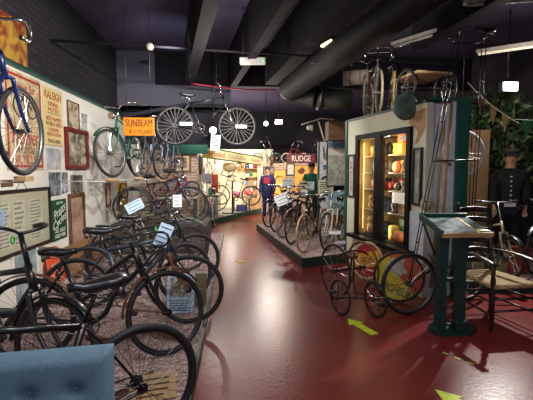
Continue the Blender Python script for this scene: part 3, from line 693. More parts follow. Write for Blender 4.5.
r = thing('canvas_bag', 'beige canvas saddle bag hung on the workshop wall above the stand', 'bag', (-.22, 13.5, 1.72)); MB().lathe((0, 0, 0), [(.05, .16), (.2, .1), (.24, 0), (.2, -.12), (.1, -.18)], mat('beige_canvas', (186, 158, 126), .9), 14).build('body', r); MB().tube(smooth([(-.15, 0, .12), (0, 0, .34), (.15, 0, .12)], 5), .012, BROWNL, 6).build('strap', r)
r = thing('work_bench', 'low work bench with a beige top in the workshop', 'bench', (.2, 14.25, .14)); MB().box((0, 0, .5), (.62, .5, .06), mat('beige_canvas', (186, 158, 126), .9)).build('top', r)
for sx in (-1, 1):
    for sy in (-1, 1): MB().box((sx * .27, sy * .2, .24), (.05, .05, .48), WOOD).build('leg', r)
def cloth(label, loc, s, m): small('cloth', MB().ball((0, 0, 0), s, m, 10).ball((s[0] * .6, -.02, -s[2] * .5), (s[0] * .6, s[1], s[2] * .8), m, 10), label, 'cloth', loc)
cloth('pink cloth heaped on the left of the low work bench', (0.0, 14.05, .78), (.13, .12, .1), mat('pink_cloth', (232, 110, 130), .9))
cloth('salmon red cloth heaped on the right of the low work bench', (.42, 14.25, .82), (.15, .12, .12), mat('salmon_cloth', (226, 88, 84), .9))
small('storage_crate', MB().box((0, 0, 0), (.4, .3, .22), mat('navy_plastic', (36, 44, 92), .5), bv=.01), 'navy crate under the low work bench', 'crate', (.2, 14.2, .26))
small('cardboard_box', MB().box((0, 0, 0), (.3, .3, .4), mat('cardboard', (186, 140, 92), .9), bv=.006), 'brown cardboard box at the right end of the workshop', 'box', (.72, 14.95, .345))
r = thing('shelf_unit', 'wooden shelf unit filled with parts against the workshop back wall', 'shelf', (.66, 15.35, .14))
for s in (-1, 1): MB().box((s * .33, 0, .85), (.03, .3, 1.7), OAK).build('side_panel', r)
SZ = [.55, .88, 1.2, 1.52]
for z in SZ: MB().box((0, 0, z), (.63, .3, .025), OAK).build('shelf_board', r)
SHC = [('white', (226, 222, 214)), ('blue', (60, 130, 200)), ('red', (206, 52, 40)), ('yellow', (226, 180, 40)), ('orange', (226, 110, 40)), ('grey', (130, 128, 124)), ('cream', (220, 200, 160)), ('green', (50, 120, 70))]
ords = ['lowest', 'second lowest', 'second highest', 'highest']
seq = [[6, 0, 4, 5], [1, 4, 0, 3], [0, 7, 3, 2], [1, 0, 2, 6]]
for i, z in enumerate(SZ):
    for j, k in enumerate(seq[i]):
        cn, cc = SHC[k]; hh = .1 + .08 * ((i * 3 + j * 5) % 3) / 2
        small('storage_tin' if (i + j) % 2 else 'parts_box', MB().lathe((0, 0, 0), [(.055, 0), (.055, hh), (.045, hh + .01)], mat('shelf_' + cn, cc, .5), 12) if (i + j) % 2 else MB().box((0, 0, hh / 2), (.13, .14, hh), mat('shelf_' + cn, cc, .5), bv=.005),
              '%s %s %s on the %s workshop shelf' % (cn, 'tin' if (i + j) % 2 else 'box', ['at the left end', 'left of centre', 'right of centre', 'at the right end'][j], ords[i]), 'tin' if (i + j) % 2 else 'box', (.66 - .24 + .16 * j, 15.28, .14 + z + .013), group='parts on the workshop shelves')
r = thing('tool_cabinet', 'small blue plastic sign above the workshop shelves', 'sign', (.5, 15.2, 2.0)); r.name = 'plastic_sign'; MB().box((0, 0, 0), (.38, .03, .14), mat('blue_plastic', (50, 96, 200), .4)).build('plate', r); MB().cyl((-.1, 0, .07), (-.1, .1, .4), .003, WIRE, 5).build('cord', r)
for i, (x, y, z, R, lab, mm) in enumerate([(-.62, 13.9, .52, .33, 'loose black tyre leaning by the workshop back wall', RUBBER), (-.9, 13.2, 1.55, .31, 'dark wheel hanging high on the workshop left wall', RUBBER), (.05, 15.1, 1.78, .3, 'tan tyred wheel hanging beside the workshop shelves', TAN)]):
    r = thing('loose_wheel', lab, 'wheel', (x, y, z), (0, 0, [.3, 1.2, .1][i])); a, t, s = wheel_meshes(R, .018, mm, STEEL, 28, .0018); link('rim', a, r); link('tyre', t, r); link('spokes', s, r)
r = thing('bare_bicycle', 'black bicycle frame hanging from the top of the workshop', 'bicycle frame', (-.1, 13.6, 1.75)); b = MB()
for p, q in (((-.25, 0, 0), (.25, 0, .1)), ((-.25, 0, 0), (-.1, 0, -.4)), ((.25, 0, .1), (-.1, 0, -.4)), ((.22, 0, .18), (.32, 0, -.1)), ((-.25, 0, .0), (-.42, 0, -.3)), ((-.1, 0, -.4), (-.42, 0, -.3))): b.tube([p, q], .016, BLACK, 8)
b.build('frame_tubes', r); MB().cyl((0, 0, .05), (0, 0, 1.2), .004, WIRE, 5).build('cord', r)
small('amber_tray', MB().box((0, 0, 0), (.34, .16, .3), mat('amber_plastic', (196, 136, 30), .4), bv=.02), 'amber plastic tray hung high in the workshop', 'tray', (.22, 15.5, 1.75))
r = thing('jerry_container', 'orange red apron hanging at the left side of the workshop', 'apron', (-.62, 11.95, 1.2), (0, 0, .4)); r.name = 'apron'; MB().box((0, 0, 0), (.2, .05, .55), mat('orange_red_cloth', (214, 84, 50), .9), bv=.02).build('cloth', r); MB().tube(smooth([(-.08, 0, .27), (0, 0, .45), (.08, 0, .27)], 4), .008, BROWNL, 6).build('strap', r)
small('green_can', MB().lathe((0, 0, 0), [(.1, 0), (.1, .2), (.03, .26), (.03, .32)], mat('bright_green_can', (40, 150, 80), .4), 14), 'bright green oil can on the bench at the left of the workshop', 'can', (-.72, 11.95, .86))
small('grey_cloth', MB().box((0, 0, 0), (.36, .18, .3), mat('pale_grey_cloth', (190, 190, 196), .9), bv=.03), 'pale grey bundle above the green can', 'bundle', (-.84, 12.0, 1.35))
r = thing('tool_bench', 'dark tool bench at the left of the workshop', 'bench', (-.76, 12.0, .14), (0, 0, .1)); MB().box((0, 0, .68), (.5, .3, .05), DARKWOOD).build('top', r); MB().box((-.18, 0, .33), (.07, .07, .66), STEEL).build('leg', r); MB().box((.18, 0, .33), (.07, .07, .66), STEEL).build('leg', r); MB().box((0, 0, .2), (.4, .2, .18), STEEL, bv=.02).build('drawer_box', r)
small('plaster_sheet', MB().box((0, 0, 0), (.42, .03, .9), mat('sandy_board', (206, 190, 140), .8)), 'sandy upright board leaning at the back of the workshop', 'board', (-.75, 14.2, .6), .2)

for i, (y, z, kd, cc, lab, nm, ct) in enumerate([(11.7, 1.75, 'ring', (60, 60, 62), 'dark tyre hung nearest the fascia on the workshop left wall', 'bicycle_tyre', 'tyre'), (12.4, 1.72, 'ring', (150, 90, 60), 'brown tyre hung second along the workshop left wall', 'bicycle_tyre', 'tyre'),
        (13.45, .75, 'can', (170, 60, 50), 'red drum standing by the workshop left wall', 'oil_drum', 'drum'), (14.35, .75, 'can', (70, 90, 130), 'blue drum standing further along the workshop left wall', 'oil_drum', 'drum'), (14.6, 1.6, 'ring', (90, 90, 92), 'grey tyre hung furthest along the workshop left wall', 'bicycle_tyre', 'tyre')]):
    m_ = mat('workshop_item_%d' % i, cc, .6)
    if kd == 'ring': single(nm, MB().ring((0, 0, 0), .27, .02, m_, axis='X', n=28, k=8), lab, ct, (-1.02, y, z))
    else: single(nm, MB().lathe((0, 0, 0), [(.14, 0), (.14, .2), (.145, .21), (.14, .22), (.14, .45), (.1, .46), (.03, .47)], m_, 18), lab, ct, (-.88, y, .141))
# ---------------------------------------------------------------- brick wall displays
bw_y = 14.995
r = thing('name_board', 'maroon RUDGE name board with pale letters above the brick wall', 'sign', (2.47, 15.1, 2.034)); MB().box((0, 0, 0), (1.1, .05, .34), mat('maroon_board', (92, 24, 44), .5)).build('board', r); text('lettering', 'RUDGE', .72, .22, CREAM, r, (0, -.03, 0))
for s in (-1, 1): text('lettering', '+', .1, .12, REDINK, r, (s * .46, -.03, 0))
ORP = mat('orange_poster_paper', (240, 176, 84), .7, 0, .06, scale=3); ORR = mat('orange_red_ink', (220, 90, 40), .7)
r = picture('poster', 'pale orange poster with a penny farthing drawing on the brick wall', 'poster', (1.62, bw_y, 1.12), 0, .5, .98, WOOD, .015, ORP); b = MB(); b.ring((.02, -.014, .06), .19, .012, DARKINK, n=24, k=5); b.tube([(.02, -.014, .06), (-.04, -.014, .3), (-.2, -.014, -.1)], .012, DARKINK, 5); b.build('drawing', r)
r = picture('poster', 'orange poster of a figure with red wings below the RUDGE board', 'poster', (2.5, bw_y, 1.22), 0, .64, 1.1, WOOD, .015, ORP); b = MB(); b.prism([(-.2, .35), (.0, .5), (.12, .36), (0, .22), (-.12, .25)], .004, mat('brown_ink', (110, 60, 50), .7), 'Y', -.016); b.prism([(-.28, -.4), (-.05, -.05), (.0, .1), (.26, .3), (.08, -.1), (.2, -.3)], .004, ORR, 'Y', -.016); b.build('drawing', r)
r = picture('poster', 'narrow orange poster on the brick wall behind the green coated figure', 'poster', (3.05, bw_y, 1.3), 0, .32, .9, WOOD, .015, ORP); MB().prism([(-.1, -.3), (0, .2), (.1, -.2)], .004, ORR, 'Y', -.016).build('drawing', r)
picture('framed_notice', 'black framed notice on the brick wall left of the winged poster', 'notice', (2.05, bw_y, 1.62), 0, .32, .46, BLACK, .04, mat('pale_notice', (206, 204, 196), .7))
r = picture('sign', 'grey wooden sign on the brick corner above the penny farthing poster', 'sign', (1.22, 14.9, 1.58), 0, .42, .3, DARKWOOD, .03, mat('grey_board', (128, 122, 112), .7)); lines(r, .3, 0, .07, -.07, 3, DARKINK)
r = thing('wall_lantern', 'ornate dark iron lantern bracket on the brick corner', 'lantern', (1.33, 14.9, 1.98)); MB().lathe((0, -.1, 0), [(.02, .14), (.08, .06), (.06, -.1), (.03, -.14)], RUST, 12).build('lantern_body', r); MB().tube(smooth([(0, .09, .02), (0, 0, .2), (0, -.1, .14)], 4), .012, RUST, 6).build('bracket', r)
# folding bicycles on top of the brick wall
for i, (x, lab, fr, hd) in enumerate([(1.55, 'small wheeled dark moped bicycle at the left end of the brick wall top', mat('dark_teal', (40, 52, 56), .4), 0), (1.95, 'small wheeled red bicycle in the middle of the brick wall top', mat('red_enamel', (132, 36, 40), .4), 180), (2.8, 'small wheeled dark bicycle at the right end of the brick wall top', BLACK, 180)]):
    bike('small_wheeled_bicycle', lab, (x, 15.35 + .12 * (i % 2)), hd, z=1.862, R=.2, wb=.72, frame=fr, guards=False, tyre=CREAMT if i == 1 else RUBBER, bar='flat', size=.85, bar_z=.35, seat_z=.2)

# ---------------------------------------------------------------- island display on the right of the aisle
IS = .16
b = MB(); b.prism([(1.1, 6.41), (1.87, 6.73), (1.87, 6.95), (3.2, 6.95), (3.2, 11), (.57, 10.6)], .15, MATS.get('gravel') or bpy.data.materials['gravel'], 'Z'); struct('floor_island_bed', b)
b = MB()
for p, q in (((1.086, 6.385), (.553, 10.6)), ((1.086, 6.385), (1.88, 6.715))):
    p = V((*p, .08)); q = V((*q, .08)); d = q - p; b.box((p + q) / 2, (d.length, .035, .16), GREEND, rot=(0, 0, math.atan2(d.y, d.x)))
struct('trim_5', b)
bike('display_bicycle', 'cream framed bicycle with cream handlebars at the near end of the island', (1.62, 6.98), 241, z=IS, frame=mat('cream_enamel', (222, 208, 168), .4), rim=CREAMT, bar='swept', bar_z=.08, grip=CREAMT, guards=False, steer=-5)
bike('display_bicycle', 'black bicycle with tan tyres at the near corner of the island', (1.17, 6.8), 238, z=IS, tyre=TAN, rim=TAN, bar='flat', bar_z=.06, guards=False, tw=.016)
bike('display_bicycle', 'black bicycle second along the aisle edge of the island', (1.08, 7.6), 238, z=IS, bar='drop', guards=True, bar_z=.05)
bike('display_bicycle', 'black roadster third along the aisle edge behind a white double card', (1.0, 8.35), 238, z=IS, lamp=True, bar_z=.1, tyre=GREYT)
bike('display_bicycle', 'dark grey bicycle fourth along the aisle edge of the island', (.93, 9.15), 238, z=IS, frame=DG, bar_z=.08)
bike('display_bicycle', 'black bicycle at the far end of the island by the workshop', (.82, 9.95), 238, z=IS, bar='drop', bar_z=.12)
bike('display_bicycle', 'dark bicycle with brown bag at the back right of the island', (2.12, 7.2), 250, z=IS, frame=mat('umber_enamel', (64, 44, 34), .4), saddle=BROWNL, bar='drop', guards=True, bar_z=.02)
r = thing('saddle_bag', 'brown leather bag on the handlebars of the dark bicycle by the blue sign', 'bag', (2.2, 7.45, 1.02)); MB().box((0, 0, 0), (.2, .1, .2), BROWNL, bv=.03).build('body', r); MB().box((0, -.055, .04), (.2, .012, .1), BROWNL, bv=.005).build('flap', r)
card('label_card', 'white double card on the handlebars of the third island bicycle', (.95, 8.15, 1.0), .3, .24, rz=.1, tilt=-.5, roll=-.35, lines=3)
card('label_card', 'upright white card at the back of the island', (1.7, 9.5, 1.22), .36, .2, rz=.1, lines=3)
card('label_card', 'square white card left of the upright card among island handlebars', (1.25, 9.6, 1.28), .26, .2, rz=.1, lines=2)
card('notice_card', 'large cream notice on the white advertising panel by the cream bicycle', (1.93, 8.55, 1.22), .3, .34, m=mat('cream_card', (220, 214, 180), .7), lines=6)
card('label_card', 'small white caption card standing at the near end of the island', (1.7, 6.76, .52), .2, .06, rz=-.2, lines=1)
MB().cyl((0, .01, -.36), (0, .01, 0), .005, STEEL, 6).build('stand', [o for o in bpy.data.objects if o.get('label') == 'small white caption card standing at the near end of the island'][0])
r = thing('straw_hat', 'straw boater hat resting on an island handlebar', 'hat', (1.48, 8.75, 1.27)); MB().lathe((0, 0, 0), [(.16, 0), (.16, .01), (.09, .02), (.085, .09), (.02, .1)], mat('straw', (196, 176, 120), .8), 16).build('crown', r); MB().lathe((0, 0, .022), [(.092, 0), (.09, .03)], BLACK, 16).build('ribbon', r)
r = thing('wicker_basket', 'pale wicker basket on the handlebars below the straw hat', 'basket', (1.48, 8.72, 1.08)); MB().lathe((0, 0, 0), [(.1, -.1), (.14, .1), (.15, .12)], mat('pale_wicker', (176, 160, 136), .85, bump=.8, bscale=60), 14).build('body', r); MB().box((0, -.14, .02), (.16, .05, .14), WHITE, bv=.02).build('lining', r)
# advert panels at the back of the island
r = thing('advert_sign', 'tall white panel with a black arched tyre and small blue picture', 'panel', (1.93, 8.62, .16)); MB().box((0, 0, 1.02), (.26, .08, 2.05), mat('panel_white', (226, 224, 228), .6)).build('board', r); MB().box((-.14, 0, 1.02), (.03, .1, 2.05), GREENP).build('edge_strip', r)
MB().tube([(.1 * math.cos(PI * i / 12), -.05, 1.12 + .17 * math.sin(PI * i / 12)) for i in range(13)] , .022, RUBBER, 8).build('tyre', r); MB().prism([(.09 * math.cos(PI * i / 10), 1.1 + .15 * math.sin(PI * i / 10)) for i in range(11)] , .01, mat('tan_card', (160, 136, 100), .7), 'Y', -.055).build('arch', r)
MB().box((0, -.045, 1.5), (.1, .006, .1), print_mat('blue_picture', (120, 160, 210), (50, 80, 140), 18)).build('picture', r); MB().prism([(-.06, 1.95), (-.05, 1.72), (0, 1.64), (.05, 1.72), (.06, 1.95), (.03, 1.95), (0, 1.75), (-.03, 1.95)], .01, mat('grey_green_ink', (120, 130, 110), .7), 'Y', -.052).build('emblem', r)
r = picture('framed_poster', 'large framed pale poster sheet under the wicker panel', 'poster', (2.2, 8.5, 1.78), 0, .52, 1.06, BLACK, .02, print_mat('pale_map', (196, 196, 176), (150, 152, 140), 5)); MB().box((0, -.012, .4), (.46, .003, .2), print_mat('seascape', (120, 150, 160), (70, 100, 120), 7)).build('header', r); text('lettering', 'ACE', .2, .08, mat('rose_ink', (170, 80, 100), .7), r, (.1, -.015, .42)); MB().box((0, -.012, .2), (.46, .003, .14), CREAM).build('band', r)
b = MB(); b.ring((-.1, -.014, -.1), .1, .006, mat('grey_green_ink', (120, 130, 110), .7), n=20, k=5); b.ring((.1, -.014, -.15), .1, .006, mat('grey_green_ink', (120, 130, 110), .7), n=20, k=5); b.build('drawing', r)
r = thing('wicker_crate', 'brown slatted wicker crate hung above the framed pale poster', 'crate', (2.06, 7.85, 2.36)); b = MB(); b.box((0, 0, 0), (.54, .3, .36), mat('brown_wicker', (120, 92, 58), .8, bump=.8, bscale=50))
for i in range(15): b.box((-.25 + .0357 * i, -.152, .0), (.02, .012, .35), mat('dark_wicker', (96, 70, 42), .8))
b.build('body', r); MB().box((0, -.162, .1), (.54, .012, .025), WOOD).box((0, -.162, -.1), (.54, .012, .025), WOOD).build('band', r); MB().cyl((0, 0, .18), (0, 0, 1.5), .005, WIRE, 5).build('cord', r)
r = thing('enamel_sign', 'pale blue Bike Repairs sign low at the back of the island', 'sign', (2.16, 8.33, .9)); MB().box((0, 0, 0), (.44, .015, .5), mat('pale_blue_enamel', (150, 184, 196), .4)).build('plate', r); text('lettering', 'Bike Repairs', .38, .1, mat('navy_ink', (40, 56, 70), .6), r, (0, -.01, .12)); text('lettering', '& Saddlery', .32, .1, mat('navy_ink', (40, 56, 70), .6), r, (.02, -.01, -.08)); MB().box((-.18, .02, -.48), (.03, .03, .5), GREENP).build('post', r); MB().box((.18, .02, -.48), (.03, .03, .5), GREENP).build('post', r)
r = thing('wall_spotlight', 'white angled arm with a small cream spotlight above the white panel', 'light', (1.9, 8.55, 2.22)); MB().tube([(0, 0, 0), (-.13, 0, .42)], .016, WHITE, 8).build('pole', r); MB().tube([(-.5, -.05, .34), (-.08, 0, .48), (.2, 0, .46)], (.06, .012), WHITE, 8).build('arm', r); MB().lathe((-.32, 0, .28), [(.04, -.06), (.07, .06), (.05, .07)], mat('cream_plastic', (200, 186, 160), .5), 12, 'X').build('housing', r)

# ---------------------------------------------------------------- lamps in view
def lamp(label, p, m, box=False, rod=.5):
    r = thing('spotlight', label, 'light', p); bb_ = MB()
    if box: bb_.box((0, .06, 0), (.26, .1, .17), BLACK, bv=.01)
    else: bb_.lathe((0, .0, 0), [(.03, .16), (.075, .1), (.085, .02)], BLACK, 14, 'Y')
    bb_.build('housing', r); q = MB()
    if box: q.box((0, 0, 0), (.22, .02, .13), m)
    else: q.lathe((0, 0, 0), [(.07, .02), (.06, 0), (.02, -.015)], m, 14, 'Y')
    q.build('lens', r); MB().cyl((0, .08, .08), (0, .08, 4.1 - p[2]), .01, BLACK, 6).build('hanger', r)
LIT = mat('lit_lens_white', (255, 250, 240), .4, emit=12); LITW = mat('lit_lens_warm', (255, 214, 140), .4, emit=9)
lamp('dazzling white spotlight behind the bicycle hung above the aisle', (-.467, 8.42, 2.42), LIT)
lamp('white spotlight far down the aisle, left of the warm one', (.975, 13.05, 3.1), LIT)
lamp('square warm yellow spotlight far down the aisle', (1.396, 13.05, 3.16), LITW, True)
lamp('dazzling white spotlight at the upper right beside the tree', (4.285, 6.05, 2.9), LIT, True)

# ---------------------------------------------------------------- booth with glazed cabinet on the right
A0 = V((1.99, 6.45, 0)); d0 = V((.191, -.982, 0)).normalized(); ba = math.atan2(d0.y, d0.x)
BW = mat('booth_white', (204, 202, 180), .7, 0, .05, scale=2)
# local frame of the booth: u along the wall towards the camera, outward face at local v = 0 (local -Y faces the aisle)
def BL(u, v, z): return A0 + d0 * u + V((-d0.y, d0.x, 0)) * v + V((0, 0, z))
def bbox(mb, u0, u1, v0, v1, z0, z1, m, bv=0): mb.box(((u0 + u1) / 2, (v0 + v1) / 2, (z0 + z1) / 2), (abs(u1 - u0), abs(v1 - v0), abs(z1 - z0)), m, bv=bv)
CU0, CU1, CZ0, CZ1 = 0.02, 1.44, .56, 2.12
b = MB(); bbox(b, -.36, CU0, 0, .1, 0, 2.42, BW); bbox(b, CU1, 1.72, 0, .1, 0, 2.42, BW); bbox(b, CU0, CU1, 0, .1, 0, CZ0, BW); bbox(b, CU0, CU1, 0, .1, CZ1, 2.42, BW)
bbox(b, -.36, -.26, .1, .62, 0, 2.42, BW); bbox(b, -.36, 1.72, .52, .62, 0, 2.42, BW)
struct('wall_booth', b, A0, (0, 0, ba))
b = MB(); bbox(b, -.38, 1.72, -.02, .74, 2.42, 2.45, GREEND); struct('ceiling_booth_roof', b, A0, (0, 0, ba))
b = MB(); bbox(b, -.4, -.35, -.03, .05, 0, 2.44, GREENP); struct('trim_6', b, A0, (0, 0, ba))
CABD = mat('cabinet_black', (13, 12, 15), .55, spec=.2)
CABIN = mat('cabinet_lining', (150, 126, 82), .7, 0, .06)
r = thing('display_cabinet', 'black framed glazed display cabinet lit warm yellow in the white booth wall', 'cabinet', A0, (0, 0, ba))
b = MB(); bbox(b, CU0 + .01, CU1 - .01, .42, .44, CZ0, CZ1, CABIN); bbox(b, CU0 + .01, CU0 + .03, .0, .42, CZ0, CZ1, CABIN); bbox(b, CU1 - .03, CU1 - .01, .0, .42, CZ0, CZ1, CABIN); bbox(b, CU0 + .01, CU1 - .01, 0, .42, CZ1 - .02, CZ1, CABIN); bbox(b, CU0 + .01, CU1 - .01, 0, .42, CZ0, CZ0 + .02, CABD); b.build('carcass', r)
b = MB(); bbox(b, CU0 - .02, CU1 + .02, -.05, .0, CZ1 - .04, CZ1 + .04, CABD); bbox(b, CU0 - .02, CU0 + .06, -.05, 0, CZ0, CZ1, CABD); bbox(b, CU1 - .06, CU1 + .02, -.05, 0, CZ0, CZ1, CABD); bbox(b, .62, .78, -.06, .02, CZ0, CZ1, CABD); bbox(b, CU0 - .1, CU1 + .14, -.16, .0, CZ0 - .05, CZ0, CABD); b.build('frame', r)
SHZ = [.98, 1.3, 1.56, 1.82]
for z in SHZ:
    b = MB(); bbox(b, CU0 + .03, CU1 - .03, .06, .41, z - .012, z, OAK if z > 1.7 else GREYT); b.build('shelf_board', r)
for u0, u1 in ((CU0 + .06, .62), (.78, CU1 - .06)):
    b = MB(); bbox(b, u0, u1, -.03, -.024, CZ0, CZ1 - .03, GLASS); b.build('glass_pane', r)
b = MB(); b.cyl((CU0 + .1, .05, CZ0 + .1), (CU0 + .1, .05, CZ1 - .08), .006, mat('lit_cabinet_tube', (255, 208, 110), .4, emit=.8), 10); b.build('light_tube', r)
# the collection in the cabinet, shelf by shelf
def item(name, kind, col, label, u, v, z, s=1.0):
    m = mat('item_%d_%d_%d' % col, col, .45); p = BL(u, v, z); b = MB()
    if kind == 'box': b.box((0, 0, .07 * s), (.2 * s, .12, .14 * s), m, bv=.006).box((0, 0, .142 * s), (.205 * s, .125, .012), m)
    elif kind == 'lamp': b.lathe((0, 0, 0), [(.05 * s, 0), (.055 * s, .02), (.03 * s, .04), (.055 * s, .09), (.06 * s, .13), (.03 * s, .16), (.02 * s, .19)], m, 14).tube(smooth([(-.04 * s, 0, .14 * s), (0, 0, .24 * s), (.04 * s, 0, .14 * s)], 4), .004, m, 5)
    elif kind == 'tin': b.lathe((0, 0, 0), [(.055 * s, 0), (.055 * s, .13 * s), (.05 * s, .14 * s), (.02 * s, .145 * s)], m, 16)
    elif kind == 'round': b.lathe((0, 0, .075 * s), [(.02 * s, -.03), (.07 * s, -.025), (.075 * s, 0), (.07 * s, .025), (.02 * s, .03)], m, 18, 'Y')
    elif kind == 'ball': b.ball((0, 0, .08 * s), (.085 * s, .08 * s, .08 * s), m, 12)
    elif kind == 'card': b.box((0, 0, .06 * s), (.2 * s, .004, .1 * s), m)
    elif kind == 'bear': b.ball((0, 0, .07 * s), (.06 * s, .05 * s, .07 * s), m, 12).ball((0, -.01, .17 * s), (.045 * s, .04 * s, .042 * s), m, 12).ball((-.035 * s, 0, .21 * s), (.015, .01, .015), m, 8).ball((.035 * s, 0, .21 * s), (.015, .01, .015), m, 8)
    elif kind == 'bottle': b.lathe((0, 0, 0), [(.035 * s, 0), (.035 * s, .14 * s), (.012 * s, .18 * s), (.012 * s, .23 * s)], m, 12)
    single(name, b, label, name.replace('_', ' '), p, (0, 0, ba), 'collection in the display cabinet')
Y_, O_, DK, GN, BR, WH, BN, RD = (226, 180, 40), (230, 110, 40), (44, 44, 42), (60, 110, 60), (150, 120, 70), (226, 230, 236), (150, 84, 44), (190, 50, 40)
for a_ in [('cardboard_box', 'box', (210, 150, 80), 'tan box on the top shelf behind the left cabinet pane', .42, .2, 1.82, 1.1), ('tin', 'tin', Y_, 'yellow tin on the top shelf at the far left of the cabinet', .18, .2, 1.82, 1.1),
           ('yellow_box', 'box', Y_, 'bright yellow box on the top shelf behind the right cabinet pane', .9, .2, 1.82, 1.1), ('orange_box', 'box', O_, 'orange box stacked on the yellow box in the cabinet', .95, .22, 1.985, .8), ('lamp', 'lamp', BR, 'brass lamp at the right end of the cabinet top shelf', 1.24, .2, 1.82, 1.1), ('price_card', 'card', WH, 'white card in the top right corner of the cabinet', 1.22, .02, 1.99, .6),
           ('lamp', 'lamp', DK, 'black lamp on the second highest shelf behind the left pane', .25, .2, 1.56, 1.0), ('lamp', 'lamp', BR, 'brass lamp on the second highest shelf behind the left pane', .48, .2, 1.56, 1.0), ('reflector', 'round', O_, 'round orange reflector behind the right cabinet pane', .93, .12, 1.56, 1.1), ('tin', 'tin', Y_, 'yellow tin behind the round orange reflector', .88, .3, 1.56, 1.3), ('lamp', 'lamp', DK, 'dark lamp beside the round orange reflector', 1.1, .16, 1.56, 1.1), ('lamp', 'lamp', (120, 110, 96), 'grey lamp at the right end of the second highest shelf', 1.27, .18, 1.56, 1.1),
           ('lamp', 'lamp', (60, 62, 58), 'dark grey lamp on the middle shelf at the left', .2, .2, 1.3, 1.0), ('bottle', 'bottle', RD, 'red bottle on the middle shelf behind the left pane', .5, .15, 1.3, 1.0), ('bell', 'ball', DK, 'dark bell on the middle shelf left of two lamps', .88, .18, 1.3, .8), ('lamp', 'lamp', DK, 'black lamp in the centre of the middle shelf', 1.05, .18, 1.3, .95), ('lamp', 'lamp', (84, 74, 60), 'brown lamp at the right end of the middle shelf', 1.26, .18, 1.3, .95),
           ('name_card', 'card', WH, 'long white name card below the middle shelf', 1.08, .06, 1.12, 1.5), ('picture_tin', 'box', (190, 160, 110), 'tan picture box on the lowest shelf of the cabinet', .98, .25, .98, .9), ('lamp', 'lamp', DK, 'black lamp in front of the tan picture box', .9, .12, .98, .9), ('orange_ball', 'ball', (200, 110, 50), 'orange ball at the right of the lowest shelf', 1.3, .12, .98, .6), ('toy_bear', 'bear', (190, 140, 70), 'tan toy bear on the lowest shelf behind the left pane', .2, .15, .98, 1.0), ('bottle', 'bottle', GN, 'green bottle on the lowest shelf behind the left pane', .45, .15, .98, 1.0),
           ('toy_bear', 'bear', (170, 130, 80), 'large tan toy bear at the bottom left of the cabinet', .2, .15, .58, 1.3), ('bottle', 'bottle', (170, 170, 170), 'pale bottle at the bottom of the left cabinet pane', .48, .15, .58, 1.2), ('green_box', 'box', (50, 92, 66), 'large green patterned box at the bottom of the cabinet', 1.14, .25, .58, 2.2), ('round_basket', 'ball', BN, 'round brown basket in front of the green patterned box', 1.1, .08, .58, 1.1), ('tin', 'tin', (190, 150, 60), 'gold tin at the bottom of the right cabinet pane', .86, .15, .58, 1.5)]:
    item(*a_)
PAL = [('black', (38, 38, 40)), ('grey', (120, 118, 112)), ('brass', (176, 136, 70)), ('red', (170, 50, 40)), ('green', (60, 100, 62)), ('cream', (206, 190, 150)), ('orange', (220, 120, 50)), ('blue', (60, 84, 120)), ('brown', (110, 72, 44))]
SHN = {.58: 'cabinet floor', .98: 'lowest shelf', 1.3: 'middle shelf', 1.56: 'upper shelf', 1.82: 'top shelf'}
PLC = [(.12, 'at the far left'), (.32, 'left of left pane centre'), (.4, 'right of left pane centre'), (.56, 'at the right of the left pane'), (.8, 'at the left of the right pane'), (1.0, 'in the centre of the right pane'), (1.17, 'right of right pane centre'), (1.36, 'at the far right')]
rc = random.Random(11)
for z in SHN:
    for k_, (u, pl) in enumerate(PLC):
        cn, cc = PAL[rc.randrange(9)]; kd = ('box', 'tin', 'lamp', 'bottle')[rc.randrange(4)]; nm = {'box': 'carton', 'tin': 'tin', 'lamp': 'lamp', 'bottle': 'bottle'}[kd]
        item(nm, kd, cc, '%s %s at the back of the %s %s' % (cn, nm, SHN[z], pl), u, .3, z + .001, {'box': 1.35, 'tin': 1.45, 'lamp': .92, 'bottle': .95}[kd] * (.85 + .15 * rc.random()))
PLD = [(.335, 'in front row between the left lamps'), (.6, 'in front row by the left of the post'), (.7, 'in front row behind the post')]
rd = random.Random(5)
for z in SHN:
    for k_, (u, pl) in enumerate(PLD):
        cn, cc = PAL[rd.randrange(9)]; kd = ('tin', 'lamp', 'bottle', 'round')[rd.randrange(4)]; nm = {'round': 'reflector'}.get(kd, kd)
        item(nm, kd, cc, '%s %s on the %s %s' % (cn, nm, SHN[z], pl), u, .14, z + .001, {'tin': 1.0, 'lamp': .85, 'bottle': .85, 'round': .9}[kd])
def bpic(name, label, cat, u0, u1, z0, z1, fm, fw, art, **k):
    p = BL((u0 + u1) / 2, -.002, (z0 + z1) / 2); return picture(name, label, cat, p, ba, u1 - u0, z1 - z0, fm, fw, art, **k)
r = bpic('framed_sign', 'narrow black framed sign with red upright lettering left of the cabinet', 'sign', -.3, -.08, 1.14, 1.86, BLACK, .03, mat('silver_card', (186, 184, 176), .6)); text('lettering', 'CYCLES', .5, .07, REDINK, r, (0, -.012, .0), rot=(PI / 2, -PI / 2, 0))
bpic('framed_print', 'tall narrow framed grey print right of the cabinet', 'picture', 1.5, 1.68, 1.16, 1.88, BLACK, .022, print_mat('grey_strip', (176, 178, 172), (126, 130, 124), 8), depth=.04)
single('white_board', MB().box((0, 0, 0), (.3, .02, .62), mat('pale_blue_board', (196, 206, 220), .6)), 'plain pale blue board on the booth wall under the narrow print', 'board', BL(1.6, -.012, .76), (0, 0, ba))
TANP = mat('tan_paint', (176, 138, 96), .7)
single('painted_gable', MB().prism([(1.36, 2.2), (1.42, 2.32), (1.7, 2.36), (1.7, 2.12), (1.58, 1.95), (1.5, 1.92), (1.56, 2.08), (1.44, 2.16)], .004, TANP, 'Y', -.004), 'tan painted shape on the booth wall above the narrow print', 'mural', A0, (0, 0, ba))
